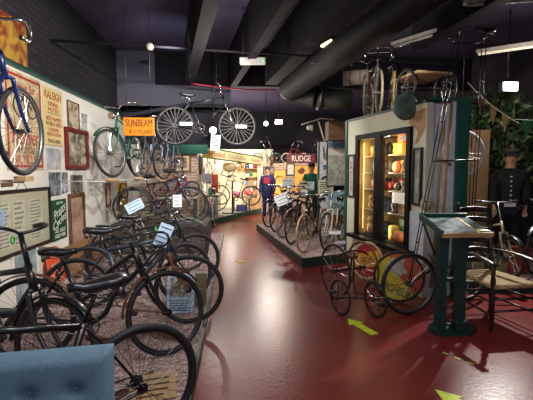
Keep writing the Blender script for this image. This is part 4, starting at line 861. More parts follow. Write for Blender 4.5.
# pillar of the booth
b = MB(); b.box((2.63, 5.06, 1.235), (.5, .46, 2.47), mat('pillar_white', (196, 204, 214), .6)); struct('wall_pillar', b)
b = MB(); b.box((2.375, 4.83, 1.24), (.05, .07, 2.48), GREENP); struct('trim_7', b)
b = MB(); b.box((2.8, 4.81, 1.24), (.15, .07, 2.48), GREENP); b.box((2.6, 4.82, 2.465), (.5, .1, .03), GREENP); struct('trim_8', b)
b = MB()
for p, q in (((2.56, 0.1), (2.66, 2.44)), ((2.47, 0.1), (2.58, 2.44)), ((2.5, .9), (2.68, .78)), ((2.5, 1.75), (2.68, 1.66))):
    b.tube([(p[0], 4.83, p[1]), (q[0], 4.83, q[1])], (.006, .024), TANP, 6, ref=(0, 1, 0))
single('painted_timbering', b, 'tan timber stripes on the white face of the green pillar', 'mural')
card('paper_tag', 'oval paper tag hung beside the green pillar', (2.3, 4.72, 1.2), .01, .01, lines=0).name = 'paper_tag'
single('oval_notice', MB().lathe((0, 0, 0), [(.001, -.003), (.085, -.003), (.085, .003), (.001, .003)], mat('buff_card', (196, 184, 156), .8), 20, 'Y'), 'round buff notice hung at the pillar above the lectern', 'notice', (2.34, 4.74, 1.19))
# roof display
RZ = 2.452
bike('roof_bicycle', 'old red bicycle with tan tyres and a pale bag on the booth roof', (2.1, 6.45), 248, z=RZ, frame=mat('old_red', (110, 40, 44), .5), tyre=GREYT, rim=GREYT, guards=False, bar_z=.0, R=.34)
bike('roof_bicycle', 'bicycle with cream tyres and straight fork on the booth roof', (2.22, 6.15), 258, z=RZ, tyre=CREAMT, rim=GREYT, guards=False, bar='drop', bar_z=.1, frame=mat('dull_silver', (150, 146, 140), .4, .4))
bike('roof_bicycle', 'dark bicycle with gold tyres on the booth roof', (2.38, 5.98), 250, z=RZ, tyre=mat('gold_tyre', (186, 150, 80), .6), rim=GREYT, guards=True, bar='swept', bar_z=.1)
r = thing('pale_bag', 'pale cylindrical bag on the old red roof bicycle', 'bag', (1.98, 6.6, 3.12), (0, 0, -.4)); MB().tube([(-.2, 0, 0), (.2, 0, 0)], .12, mat('dirty_canvas', (170, 156, 140), .9), 14).build('body', r); MB().ring((.08, 0, 0), .122, .008, BROWNL, axis='X', n=18, k=5).ring((-.08, 0, 0), .122, .008, BROWNL, axis='X', n=18, k=5).build('strap', r)
r = thing('carrier_tricycle', 'carrier tricycle with a square wooden tray on the booth roof', 'tricycle', (2.55, 5.45, RZ), (0, 0, .15)); b = MB(); b.box((0, 0, .42), (.52, .62, .03), OAK)
for i in range(8): b.box((-.235 + .067 * i, 0, .401), (.012, .6, .01), WOOD)
b.build('tray', r)
b = MB(); b.tube([(-.2, -.2, .25), (-.2, -.2, .4)], .012, BLACK); b.tube([(.2, -.2, .25), (.2, -.2, .4)], .012, BLACK); b.tube([(-.3, -.1, .26), (.3, -.1, .26)], .012, BLACK); b.tube([(0, -.1, .26), (0, .4, .3), (0, .45, .7)], .014, BLACK); b.build('frame', r)
for s in (-1, 1): add_wheel('wheel', r, Matrix.Translation((s * .3, -.1, .25)) @ Matrix.Rotation(PI / 2, 4, 'Z'), .25, .016, RUBBER, STEEL)
single('drum', MB().lathe((0, 0, 0), [(.02, -.045), (.14, -.04), (.17, -.02), (.17, .02), (.14, .04), (.1, .035), (.03, .05)], mat('verdigris', (84, 104, 92), .6, .2, rgb2=(60, 74, 66)), 24, 'Y'), 'round green drum hanging over the edge of the booth roof', 'drum', (2.15, 5.0, 2.4), (0, 0, .15))

# ---------------------------------------------------------------- discs, quadricycle and tall bicycle in front of the booth
def disc(name, label, loc, rz, tilt, R):
    r = thing(name, label, 'sign', loc, (tilt, 0, rz)); MB().ring((0, 0, R), R - .018, .018, RUBBER, n=40, k=8).build('tyre', r); return r
def pie(parent, name, R, a0, a1, m, zc, y=-.006, inner=0):
    pts = [(0, zc)] + [(R * math.cos(math.radians(a0 + (a1 - a0) * i / 20)), zc + R * math.sin(math.radians(a0 + (a1 - a0) * i / 20))) for i in range(21)]
    return MB().prism(pts, .004, m, 'Y', y).build(name, parent)
YEL = mat('tyre_yellow', (226, 204, 40), .45); ORG = mat('sign_orange_red', (216, 92, 52), .45); NAVY = mat('navy_ink2', (34, 40, 60), .6)
r = disc('round_sign', 'round yellow and orange MICHELIN sign with a dark rim leaning by the booth', (1.96, 4.6, .0), -.2, -.14, .31)
pie(r, 'yellow_field', .28, 115, 310, YEL, .31); pie(r, 'orange_field', .28, -50, 115, ORG, .31)
MB().prism([(-.08, .54), (.08, .53), (.04, .44), (.1, .36), (-.02, .31), (-.1, .38), (-.18, .4)], .003, mat('pale_white', (206, 200, 186), .7), 'Y', -.011).build('pale_patch', r)  # plain pale patch standing in for a left-out white figure
o = text('lettering', 'MICHELIN', .4, .095, NAVY, r, (-.03, -.014, .15)); o.rotation_euler = (PI / 2, .4, 0)
r = disc('round_sign', 'round red and yellow sign with a pale rim leaning low by the booth', (1.87, 5.62, .0), -1.0, -.16, .28); r.children[0].data.materials[0] = CREAMT
pie(r, 'red_field', .25, 0, 360, mat('sign_red', (176, 34, 36), .45), .28); MB().prism([(-.25, .33), (.18, .46), (.25, .26), (-.16, .12)], .003, mat('sign_yellow', (222, 160, 50), .5), 'Y', -.011).build('yellow_band', r); text('lettering', 'AVON', .24, .1, NAVY, r, (0, -.012, .29)).rotation_euler = (PI / 2, -.25, 0)

r = thing('quadricycle', 'antique iron quadricycle with two tall and two small wheels on the red floor', 'quadricycle', (1.38, 4.6, 0), (0, 0, 0)); QF = mat('old_maroon_iron', (74, 36, 34), .5, .3)
def L_(x, y, z): return V((x - 1.38, y - 4.6, z))
for nm, p, R, ty in (('rear_wheel', (1.22, 4.82), .345, mat('dark_iron', (52, 44, 42), .5, .3)), ('rear_wheel', (1.62, 4.98), .345, mat('brown_iron', (124, 88, 52), .5, .2)), ('front_wheel', (1.14, 4.25), .2, RUBBER), ('front_wheel', (1.5, 4.15), .2, RUBBER)):
    add_wheel(nm, r, Matrix.Translation(L_(p[0], p[1], R)) @ Matrix.Rotation(math.radians(108), 4, 'Z'), R, .013, ty, QF, 16, .003)
b = MB(); b.tube([L_(1.22, 4.82, .345), L_(1.62, 4.98, .345)], .014, QF); b.tube([L_(1.14, 4.25, .2), L_(1.5, 4.15, .2)], .012, QF)
b.tube(smooth([L_(1.42, 4.9, .345), L_(1.4, 4.65, .42), L_(1.32, 4.35, .3), L_(1.32, 4.2, .2)], 5), .013, QF); b.tube([L_(1.14, 4.25, .2), L_(1.22, 4.82, .345)], .01, QF); b.tube([L_(1.5, 4.15, .2), L_(1.62, 4.98, .345)], .01, QF); b.build('frame', r)
MB().tube(smooth([L_(1.15, 4.5, .6), L_(1.3, 4.42, .68), L_(1.45, 4.45, .66), L_(1.55, 4.55, .6)], 5), .01, QF).tube([L_(1.33, 4.4, .33), L_(1.34, 4.42, .67)], .01, QF).build('handlebar', r)
saddle_mb(.24, .18, BROWNL).build('saddle', r, L_(1.41, 4.75, .56), (0, 0, -1.3)); MB().tube([L_(1.41, 4.75, .39), L_(1.41, 4.75, .53)], .012, QF).build('seatpost', r)
for s, p in ((-1, L_(1.56, 4.08, .16)), (1, L_(1.08, 4.32, .24))): MB().box(p, (.1, .06, .03), RUBBER, bv=.005).cyl(p, p + V((-.06 * (1 if s < 0 else -1), .03, .03)), .008, STEEL, 6).build('pedal', r)
card('label_card', 'small blue white caption card on the quadricycle handlebar', (1.18, 4.42, .78), .12, .035, lines=0, m=PAPER)

# tall lamplighter bicycle
r = thing('tall_bicycle', 'very tall black bicycle with ladder-like columns beside the green pillar', 'bicycle', (2.35, 4.4, 0)); FT = BLACK
o0 = V((2.35, 4.4, 0)); FHt = V((1.9, 4.2, .345)); RHt = V((2.83, 4.6, .345)); TF = V((2.55, 4.56, 3.05)); TR = V((2.92, 4.62, 3.1)); hd = (RHt - FHt); hdd = math.atan2(hd.y, hd.x)
def col(a, c, w, n, nm):
    a = a - o0; c = c - o0; b = MB(); s = V((math.cos(hdd), math.sin(hdd), 0)) * w
    b.tube([a - s * .4, c - s], .0065, FT); b.tube([a + s * .4, c + s], .0065, FT); b.tube([(a - s * .4).lerp(c - s, .74), (a - s * .4).lerp(c - s, .8)], .0085, CHROME); b.tube([(a + s * .4).lerp(c + s, .74), (a + s * .4).lerp(c + s, .8)], .0085, CHROME)
    for i in range(1, n): p = a.lerp(c, i / n); b.tube([p - s * (.4 + .6 * i / n), p + s * (.4 + .6 * i / n)], .007, FT, 6)
    return b.build(nm, r)
col(FHt, TF, .04, 6, 'front_column'); col(RHt, TR, .04, 6, 'rear_column')
b = MB(); b.tube([TF - o0 - V((.05, 0, 0)), TR - o0], .013, FT); b.build('top_tube', r)
m1 = FHt.lerp(TF, .5) - o0; m2 = RHt.lerp(TR, .5) - o0; b = MB(); b.tube([m1, m2], .01, FT); b.build('middle_tube', r)
b = MB(); b.tube([FHt.lerp(TF, .26) - o0, V((2.35, 4.42, .5)) - o0, RHt - o0], .013, FT); b.tube([V((2.35, 4.42, .5)) - o0, FHt - o0 + V((.0, .0, .0))], .012, FT); b.build('lower_brace', r)
for nm, p in (('front_wheel', FHt), ('rear_wheel', RHt)): add_wheel(nm, r, Matrix.Translation(p - o0) @ Matrix.Rotation(hdd + (.0 if nm == 'rear_wheel' else -.25), 4, 'Z'), .345, .02, RUBBER, STEEL)
b = MB(); b.tube(smooth([TF - o0 + V((.08, -.22, .1)), TF - o0 + V((-.03, -.14, .12)), TF - o0 + V((0, 0, .1)), TF - o0 + V((-.03, .14, .12)), TF - o0 + V((.08, .22, .1))], 5), .01, BLACK); b.tube([TF - o0, TF - o0 + V((0, 0, .11))], .011, BLACK); b.build('handlebar', r)
saddle_mb().build('saddle', r, TR - o0 + V((0, 0, .14)), (0, 0, hdd + PI)); MB().tube([TR - o0, TR - o0 + V((0, 0, .1))], .012, CHROME).build('seatpost', r)
b = MB(); q = V((2.35, 4.42, .5)) - o0; b.ring(q + V((.02, -.05, 0)), .09, .005, STEEL, n=24, k=6); b.tube([q + V((0, -.08, 0)), q + V((.1, -.08, -.12))], .009, STEEL, 6); b.tube([q + V((0, .08, 0)), q + V((-.1, .08, .12))], .009, STEEL, 6); b.tube([q - V((0, .085, 0)), q + V((0, .085, 0))], .012, STEEL, 6); b.tube([q + V((-.07, -.05, 0)), q + V((.11, -.05, 0))], .006, STEEL, 6); b.build('crank', r)

# ---------------------------------------------------------------- lectern
r = thing('lectern', 'dark green wooden reading lectern with a sloping display top', 'lectern', (2.15, 3.74, 0))
b = MB(); b.prism([(-.26, -.03), (-.2, -.14), (.1, -.15), (.24, -.02), (.18, .12), (-.18, .13)], .045, GREEND, 'Z'); b.build('base', r)
for x, y in ((-.135, -.01), (.06, .0)):
    b = MB(); b.prism([(x - .045, .045), (x + .045, .045), (x + .03, .5), (x + .05, .98), (x - .05, .98), (x - .03, .5)], .1, GREEND, 'Y', -.05); b.build('leg', r)
MB().box((.02, -.09, .09), (.13, .09, .09), GREEND, bv=.006).build('foot_block', r); MB().box((-.04, 0, .52), (.2, .05, .03), GREEND).build('stretcher', r)
T = link('sloping_top', MB().box((0, 0, 0), (.49, .46, .03), GREEND).mesh('sloping_top'), r, (.02, .06, 1.045), (.23, 0, 0))
MB().box((0, -.238, .0), (.5, .02, .045), OAK).build('front_edge', T); MB().box((-.25, 0, .02), (.02, .48, .06), GREENP).build('side_edge', T); MB().box((.0, .235, .02), (.5, .02, .06), GREENP).build('back_edge', T)
MB().box((-.065, -.01, .018), (.34, .4, .006), print_mat('lectern_photo', (168, 180, 186), (84, 108, 122), 6, rough=.75)).build('main_picture', T); MB().box((.175, -.01, .018), (.12, .4, .006), print_mat('lectern_green', (96, 124, 116), (56, 88, 82), 6, rough=.75)).build('side_picture', T); MB().box((.112, -.01, .02), (.012, .42, .01), GOLD).build('divider', T)
MB().box((.175, -.18, .023), (.12, .04, .004), YEL).build('yellow_strip', T)

# ---------------------------------------------------------------- ladder-back armchair
r = thing('ladderback_armchair', 'dark ladder-back armchair with a rush seat standing right of the lectern', 'chair', (2.74, 4.0, 0), (0, 0, .08))
BP = [(-.2, .3), (.2, .3)]; FP = [(-.25, -.3), (.25, -.3)]
for x, y in BP: MB().tube([(x, y - .02, 0), (x, y, .5), (x, y + .06, 1.2)], .021, DARKWOOD).lathe((x, y + .06, 1.19), [(.021, 0), (.026, .02), (.012, .045)], DARKWOOD, 10).build('back_post', r)
for x, y in FP: MB().lathe((x, y, 0), [(.016, 0), (.02, .03), (.015, .07), (.024, .12), (.024, .42), (.02, .46), (.026, .5), (.018, .56), (.022, .64), (.015, .66)], DARKWOOD, 12).build('front_leg', r)
for i in range(6):
    z = .56 + .115 * i; y = .3 + .06 * (z - .5) / .7; MB().tube(smooth([(-.2, y, z), (-.1, y + .02, z + .015), (0, y + .03, z + .02), (.1, y + .02, z + .015), (.2, y, z)], 3), (.007, .032), DARKWOOD, 8, ref=(0, 1, 0)).build('back_slat', r)
RUSH = mat('rush_seat', (186, 158, 108), .8, 0, .2, scale=30, bump=.6)
b = MB(); b.prism([(-.25, -.3), (.25, -.3), (.2, .3), (-.2, .3)], .035, RUSH, 'Z', .43); b.tube([(-.25, -.3, .447), (.25, -.3, .447)], .025, RUSH); b.tube([(-.25, -.3, .447), (-.2, .3, .447)], .022, RUSH); b.tube([(.25, -.3, .447), (.2, .3, .447)], .022, RUSH); b.build('seat', r)
for s in (-1, 1):
    MB().tube(smooth([(s * .2, .33, .7), (s * .235, 0, .71), (s * .255, -.34, .675)], 4), (.03, .012), DARKWOOD, 8, ref=(1, 0, 0)).build('arm', r)
    for z in (.16, .29): MB().tube([(s * .25, -.3, z), (s * .2, .285, z)], .011, DARKWOOD).build('stretcher', r)
for z in (.2, .32): MB().tube([(-.25, -.3, z), (.25, -.3, z)], .012, DARKWOOD).build('stretcher', r)
MB().tube([(-.2, .285, .24), (.2, .285, .24)], .011, DARKWOOD).build('stretcher', r)

# ---------------------------------------------------------------- right hand corner
b = MB(); b.box((4.5, 6.95, 1.3), (3.0, .1, 2.6), mat('corner_dark', (44, 40, 40), .8)); struct('wall_right_corner', b)
b = MB(); b.prism([(2.95, 4.95), (5.9, 4.7), (5.9, 6.9), (2.95, 6.9)], .14, bpy.data.materials['gravel'], 'Z'); struct('floor_corner_bed', b)
p = V((2.93, 4.93, .075)); q = V((5.9, 4.68, .075)); d = q - p
b = MB(); b.box((p + q) / 2, (d.length, .04, .15), GREEND, rot=(0, 0, math.atan2(d.y, d.x))); struct('trim_9', b)
single('tan_board', MB().box((0, 0, 0), (.62, .03, 2.1), mat('tan_hardboard', (158, 124, 84), .7, 0, .04)).box((.0, -.02, 0), (.02, .012, 2.1), WOOD), 'tall tan hardboard panel standing behind the pillar', 'panel', (3.76, 6.2, 1.19))
r = thing('loose_wheel', 'bicycle wheel with a grey tyre hung beside the tan panel', 'wheel', (3.22, 5.55, 1.83), (0, 0, -.1)); a, t, s = wheel_meshes(.345, .02, GREYT, STEEL, 28, .0018); link('rim', a, r); link('tyre', t, r); link('spokes', s, r); MB().cyl((0, 0, .33), (0, 0, 2.27), .004, WIRE, 5).build('cord', r)
# artificial tree
r = thing('artificial_tree', 'leafy green artificial tree in the right hand corner', 'tree', (4.45, 6.58, .14)); BARK = mat('brown_bark', (112, 70, 40), .85, bump=.5)
b = MB(); b.tube(smooth([(0, 0, 0), (.05, 0, .8), (-.05, .02, 1.5), (.05, 0, 2.2)], 5), lambda t: .05 - .03 * t, BARK, 8)
for i in range(12):
    a = i * 2.4; z = 1.1 + .1 * i; b.tube(smooth([(0, 0, z), (.25 * math.cos(a), .15 * math.sin(a), z + .15), (.55 * math.cos(a), .3 * math.sin(a), z + .2)], 3), lambda t: .014 - .009 * t, BARK, 5)
b.build('trunk', r)
LEAF = mat('leaf_green', (66, 92, 52), .5, 0, .2, scale=6, rgb2=(38, 58, 34)); LEAF2 = mat('leaf_light', (106, 122, 74), .5, 0, .2, scale=6)
b = MB(); rnd = random.Random(3)
for i in range(1900):
    while True:
        x, y, z = rnd.uniform(-1, 1), rnd.uniform(-1, 1), rnd.uniform(-1, 1)
        if x * x + y * y + z * z < 1: break
    c = V((x * .98, y * .27, 1.95 + z * .88)); 
    e = Euler((rnd.uniform(0, 6), rnd.uniform(0, 6), rnd.uniform(0, 6))).to_matrix(); L = rnd.uniform(.06, .1); w_ = L * .42
    m_ = LEAF if rnd.random() < .72 else LEAF2
    pts = [V((-L, 0, 0)), V((-L * .2, w_, .008)), V((L, 0, 0)), V((-L * .2, -w_, .008))]
    b.quad([c + e @ v for v in pts], m_)
b.build('foliage', r)
# bunting
def bunting(label, p0, p1, sag, pen):
    P0, P1 = V(p0), V(p1); r = thing('bunting', label, 'bunting', P0); f = lambda t: (P1 - P0) * t + V((0, 0, -sag * 4 * t * (1 - t)))
    MB().tube([f(i / 16) for i in range(17)], .004, CREAM, 5).build('string', r)
    for t, c in pen:
        a = f(t); c2 = f(t + .13); mid = (a + c2) / 2 + V((0, 0, -.24)); b = MB(); n = V((0, .004, 0))
        b.prism([(a.x, a.z), (c2.x, c2.z), (mid.x, mid.z)], .004, c, 'Y', a.y); b.build('pennant', r)
PT = mat('pennant_tan', (176, 140, 84), .8); PG = mat('pennant_green', (46, 130, 92), .8); PR = mat('pennant_brown', (116, 70, 50), .8)
bunting('string of tan and brown pennants by the right hand spotlight', (3.08, 5.2, 2.76), (3.85, 5.2, 2.22), .05, [(.2, PR), (.42, PT), (.64, PT)])
bunting('string with a green pennant at the right edge of the picture', (3.6, 5.0, 2.26), (4.6, 5.0, 2.3), .03, [(.12, PG), (.42, PG), (.7, PT)])
b_ = bike('display_bicycle', 'small wheeled bicycle with a pale steering column in front of the uniformed figure', (3.68, 5.05), 268, z=.142, wb=.8, R=.28, frame=mat('buff_enamel', (186, 170, 140), .4), bar='flat', bar_z=.22, gm=BLACK, size=.9)
card('label_card', 'white caption card on the handlebars before the uniformed figure', (3.62, 5.02, 1.14), .16, .05, lines=1)
bike('display_bicycle', 'dark bicycle half out of view at the right edge', (4.15, 5.2), 215, z=.142, frame=BLACK, bar_z=.05)
r = thing('pannier', 'red pannier bag standing on the gravel behind the chair', 'bag', (3.98, 5.3, .142), (0, 0, -.2)); MB().box((0, 0, .2), (.26, .12, .38), mat('red_canvas', (176, 52, 44), .8), bv=.03).build('body', r); MB().box((0, -.065, .3), (.26, .014, .16), mat('dull_red', (150, 44, 40), .8), bv=.006).build('flap', r)
for i, (x, y, s, lab) in enumerate([(3.1, 5.15, .07, 'clump of pale dried grass behind the chair, nearest the pillar'), (3.32, 5.25, .08, 'clump of pale dried grass behind the chair legs'), (3.55, 5.1, .07, 'small clump of pale dried grass near the red pannier')]):
    b = MB(); rr = random.Random(i)
    for k in range(60): a = rr.uniform(0, 6.28); L = s * rr.uniform(1.5, 3.5); o = V((rr.uniform(-s, s), rr.uniform(-s, s) * .6, 0)); b.tube([o, o + V((math.cos(a) * L * .4, math.sin(a) * L * .3, L))], .006, mat('dried_grass', (150, 140, 96), .9), 4)
    single('dried_grass', b, lab, 'grass', (x, y, .142), (0, 0, 0), 'dried grass clumps behind the chair')

# ---------------------------------------------------------------- dressed figures
def figure(label, loc, rz, H, skin, coat, trou, hat=None, buttons=False, extra=None):
    """a standing dressed figure facing local -Y, arms relaxed and slightly bent"""
    k = H / 1.75; r = thing('person', label, 'person', loc, (0, 0, rz))
    def skinned(name, vs, es, rad, m, parent, root=0):
        me = bpy.data.meshes.new(name); me.from_pydata([V(v) * k for v in vs], es, []); me.materials.append(m)
        o = link(name, me, parent); o.modifiers.new('Skin', 'SKIN')
        for i, q in enumerate(me.skin_vertices[0].data): q.radius = (rad[i] * k, rad[i] * k) if not isinstance(rad[i], tuple) else (rad[i][0] * k, rad[i][1] * k); q.use_root = i == root
        s = o.modifiers.new('Subdivision', 'SUBSURF'); s.levels = 1; s.render_levels = 2
        return o
    vs = [(0, 0, .95), (0, 0, 1.15), (0, -.01, 1.38), (0, 0, 1.47), (0, -.01, 1.54), (0, -.015, 1.63), (0, -.01, 1.71)]; es = [(i, i + 1) for i in range(6)]; rad = [.1, .09, .085, .05, .07, .088, .06]
    for s in (-1, 1):
        n = len(vs); vs += [(s * .16, 0, 1.4), (s * .215, .02, 1.15), (s * .21, -.04, .92), (s * .2, -.07, .84)]; es += [(2, n), (n, n + 1), (n + 1, n + 2), (n + 2, n + 3)]; rad += [.038, .034, .026, .028]
        for j, (fx, fz) in enumerate(((-.025, .75), (-.008, .74), (.01, .745), (.026, .76))):
            m_ = len(vs); vs += [(s * .2 + fx, -.08, .8), (s * .2 + fx, -.085, fz)]; es += [(n + 3, m_), (m_, m_ + 1)]; rad += [.011, .008]
        m_ = len(vs); vs += [(s * .17, -.11, .81)]; es += [(n + 3, m_)]; rad += [.011]
        n = len(vs); vs += [(s * .09, 0, .88), (s * .1, -.01, .5), (s * .1, .02, .09), (s * .1, -.13, .04)]; es += [(0, n), (n, n + 1), (n + 1, n + 2), (n + 2, n + 3)]; rad += [.085, .06, .042, .035]
    body = skinned('body', vs, es, rad, skin, r)
    v2 = [(0, 0, .8), (0, 0, 1.15), (0, -.01, 1.38), (0, 0, 1.45)]; e2 = [(0, 1), (1, 2), (2, 3)]; r2 = [.155, .135, .14, .07]
    for s in (-1, 1): n = len(v2); v2 += [(s * .16, 0, 1.4), (s * .215, .02, 1.15), (s * .21, -.035, .93)]; e2 += [(2, n), (n, n + 1), (n + 1, n + 2)]; r2 += [.064, .056, .046]
    jk = skinned('jacket', v2, e2, r2, coat, r); dm = jk.modifiers.new('Fit', 'DISPLACE'); dm.strength = .022; dm.mid_level = 0
    v3 = [(0, 0, .92)]; e3 = []; r3 = [.14]
    for s in (-1, 1): n = len(v3); v3 += [(s * .095, 0, .84), (s * .1, -.01, .5), (s * .1, .015, .1)]; e3 += [(0, n), (n, n + 1), (n + 1, n + 2)]; r3 += [.1, .075, .062]
    skinned('trousers', v3, e3, r3, trou, r)
    f = MB()
    for s in (-1, 1): f.ball((s * .032 * k, -.095 * k, 1.635 * k), (.011 * k, .008 * k, .007 * k), DARKINK, 8)
    f.build('eyes', r); MB().ball((0, -.108 * k, 1.6 * k), (.013 * k, .02 * k, .022 * k), skin, 8).build('nose', r); MB().ball((0, -.092 * k, 1.56 * k), (.024 * k, .01 * k, .006 * k), mat('lip', (150, 80, 70), .6), 8).build('mouth', r)
    f = MB()
    for s in (-1, 1): f.ball((s * .09 * k, 0, 1.615 * k), (.012 * k, .022 * k, .032 * k), skin, 8)
    f.build('ears', r)
    MB().ball((0, .015 * k, 1.67 * k), (.094 * k, .1 * k, .085 * k), mat('brown_hair', (52, 38, 30), .7), 12).build('hair', r)
    if hat:
        h = MB(); h.lathe((0, 0, 1.68 * k), [(.1 * k, 0), (.105 * k, .03 * k), (.125 * k, .075 * k), (.11 * k, .09 * k), (.02, .1 * k)], hat, 18); h.box((0, -.11 * k, 1.685 * k), (.15 * k, .09 * k, .012), BLACK, rot=(.3, 0, 0), bv=.005); h.build('cap', r)
    if buttons:
        for i in range(6): MB().ball((0, -.15 * k + .002 * i, (1.0 + .07 * i) * k), (.014, .014, .014), WHITE, 8).build('button', r)
    if extra: MB().box((0, -.11 * k, 1.3 * k), (.2 * k, .06 * k, .2 * k), extra, bv=.02).build('chest_panel', r)
    return r
SKIN = mat('mannequin_skin', (196, 150, 120), .6, 0, .03)
figure('person in a dark uniform and peaked cap standing before the tree', (4.2, 5.85, .142), -.5, 1.76, SKIN, mat('dark_uniform', (15, 16, 21), .85), mat('dark_uniform', (15, 16, 21), .85), mat('grey_cap', (60, 56, 52), .7), True)
figure('person in a green coat and dark cap behind the tall white panel', (2.28, 12.0, 0), -.2, 1.78, SKIN, mat('green_coat', (30, 110, 82), .8), BLACK, BLACK)
figure('person in a navy and red top by the workshop shelves', (1.0, 12.7, 0), -.3, 1.7, SKIN, mat('navy_jersey', (36, 44, 96), .8), mat('navy_jersey', (36, 44, 96), .8), None, False, mat('red_jersey', (196, 44, 50), .8))

# ---------------------------------------------------------------- floor markings and foreground armchair
FY = mat('fluorescent_yellow_tape', (206, 232, 40), .5)
single('floor_dot', MB().lathe((0, 0, 0), [(.001, .001), (.095, .001), (.095, .003), (.001, .003)], mat('dull_yellow_tape', (214, 176, 70), .6), 24), 'dull yellow round sticker on the floor in the middle of the aisle', 'floor marking', (.07, 6.93, 0))
def arrow(label, tip, tail, L=None):
    t = V((*tip, 0)); e = V((*tail, 0)); d = t - e; n = d.length
    single('floor_arrow', MB().prism([(0, -.045), (n - .16, -.045), (n - .16, -.09), (n, 0), (n - .16, .09), (n - .16, .045), (0, .045)], .002, FY, 'Z', .001), label, 'floor marking', e, (0, 0, math.atan2(d.y, d.x)), 'yellow arrows on the red floor')
arrow('yellow arrow on the red floor in front of the quadricycle', (1.19, 4.13), (1.34, 3.7)); arrow('yellow arrow on the floor at the bottom edge of the picture', (1.44, 2.71), (1.62, 2.32))
b = MB(); p0 = V((1.775, 3.33, .0015)); p1 = V((1.945, 3.05, .0015)); d = p1 - p0
for i in range(6): b.box(p0 + d * ((i + .5) / 6), (d.length / 6, .018, .002), FY if i % 2 else BLACK, rot=(0, 0, math.atan2(d.y, d.x)))
single('hazard_tape', b, 'strip of yellow and black tape on the floor beside the lectern', 'floor marking')

UPH = mat('blue_grey_upholstery', (106, 134, 154), .95, 0, .1, scale=120, bump=.25, bscale=400, spec=.2)
r = thing('tufted_armchair', 'blue grey tufted armchair with its back at the bottom left corner', 'armchair', (-.82, 1.27, .0), (0, 0, .13))
# cushioned back built as a grid with buttoned dimples
def cushion(w, h, th, nx, nz, tufts, m):
    b = MB(); bm = b.bm; mi = b._mi(m); F_ = []
    def front(u, v):
        x = -w / 2 + w * u; z = h * v; e = min(u * w, (1 - u) * w, v * h, (1 - v) * h); puff = th / 2 * (1 - max(0, 1 - e / .045) ** 2.2)
        for tx, tz in tufts: dd = math.hypot(x - tx, (z - tz) * 1.15); puff -= .036 * math.exp(-(dd / .028) ** 2) + .012 * math.exp(-(dd / .07) ** 2)
        return x, z, puff
    G1 = [[None] * (nz + 1) for _ in range(nx + 1)]; G2 = [[None] * (nz + 1) for _ in range(nx + 1)]
    for i in range(nx + 1):
        for j in range(nz + 1):
            x, z, p = front(i / nx, j / nz); G1[i][j] = bm.verts.new((x, -max(p, .0) - .012, z)); G2[i][j] = bm.verts.new((x, (th / 2) * (1 - max(0, 1 - min(i / nx * w, (1 - i / nx) * w, j / nz * h, (1 - j / nz) * h) / .035) ** 2.2) + .012, z))
    for i in range(nx):
        for j in range(nz):
            for G_ in (G1, G2):
                f = bm.faces.new((G_[i][j], G_[i + 1][j], G_[i + 1][j + 1], G_[i][j + 1])); f.smooth = True; f.material_index = mi
    edge = [(i, 0) for i in range(nx)] + [(nx, j) for j in range(nz)] + [(i, nz) for i in range(nx, 0, -1)] + [(0, j) for j in range(nz, 0, -1)]
    for (a, c), (d_, e_) in zip(edge, edge[1:] + edge[:1]):
        f = bm.faces.new((G1[a][c], G2[a][c], G2[d_][e_], G1[d_][e_])); f.smooth = True; f.material_index = mi
    return b
tf = [(x, z) for x in (-.24, -.08, .08, .24) for z in (.375,)] + [(x, z) for x in (-.16, 0, .16) for z in (.22,)]
bk = cushion(.74, .52, .12, 60, 44, tf, UPH).build('backrest', r, (0, .21, .395), (-.1, 0, 0))
for tx, tz in tf: MB().ball((tx, -.03, tz), (.012, .008, .012), UPH, 8).build('button', bk)
MB().box((0, -.12, .36), (.64, .62, .16), UPH, bv=.04).build('seat', r); MB().box((0, -.1, .25), (.66, .6, .06), DARKWOOD, bv=.01).build('seat_frame', r)
for sx in (-1, 1):
    MB().box((sx * .36, -.1, .42), (.08, .56, .36), UPH, bv=.03).build('armrest', r)
    for sy in (-.36, .14): MB().tube([(sx * .29, sy, .23), (sx * .31, sy + (.02 if sy > 0 else -.02), 0)], lambda t: .022 - .008 * t, DARKWOOD, 10).build('leg', r)

# ---------------------------------------------------------------- camera, light, look
cam = bpy.data.cameras.new('camera'); co = bpy.data.objects.new('camera', cam); COL.objects.link(co)
cam.sensor_width = 36; cam.lens = 400 / 533 * 36; cam.clip_start = .05
yaw = math.atan(30.5 / 400); pitch = math.atan(30 / 400)
fwd = V((math.sin(yaw) * math.cos(pitch), math.cos(yaw) * math.cos(pitch), -math.sin(pitch)))
co.location = (0, 0, 1.6); co.rotation_euler = fwd.to_track_quat('-Z', 'Y').to_euler()
SC.camera = co
def spot(name, loc, target, energy, color=(1, .9, .78), angle=60, blend=.5, size=.05):
    l = bpy.data.lights.new(name, 'SPOT'); l.energy = energy; l.color = color; l.spot_size = math.radians(angle); l.spot_blend = blend; l.shadow_soft_size = size
    o = bpy.data.objects.new(name, l); COL.objects.link(o); o.location = loc; o.rotation_euler = (V(target) - V(loc)).to_track_quat('-Z', 'Y').to_euler()
    return o
def point(name, loc, energy, color=(1, .88, .74), size=.08):
    l = bpy.data.lights.new(name, 'POINT'); l.energy = energy; l.color = color; l.shadow_soft_size = size
    o = bpy.data.objects.new(name, l); COL.objects.link(o); o.location = loc
    return o
def area(name, loc, target, energy, sx, sy, color=(1, .9, .78)):
    l = bpy.data.lights.new(name, 'AREA'); l.shape = 'RECTANGLE'; l.size = sx; l.size_y = sy; l.energy = energy; l.color = color
    o = bpy.data.objects.new(name, l); COL.objects.link(o); o.location = loc; o.rotation_euler = (V(target) - V(loc)).to_track_quat('-Z', 'Y').to_euler()
    return o
WARM = (1, .86, .68); NEUT = (1, .94, .86)
spot('aisle_spot', (-.467, 8.3, 2.42), (.1, 4.5, .2), 45, NEUT, 120, .8, .05)
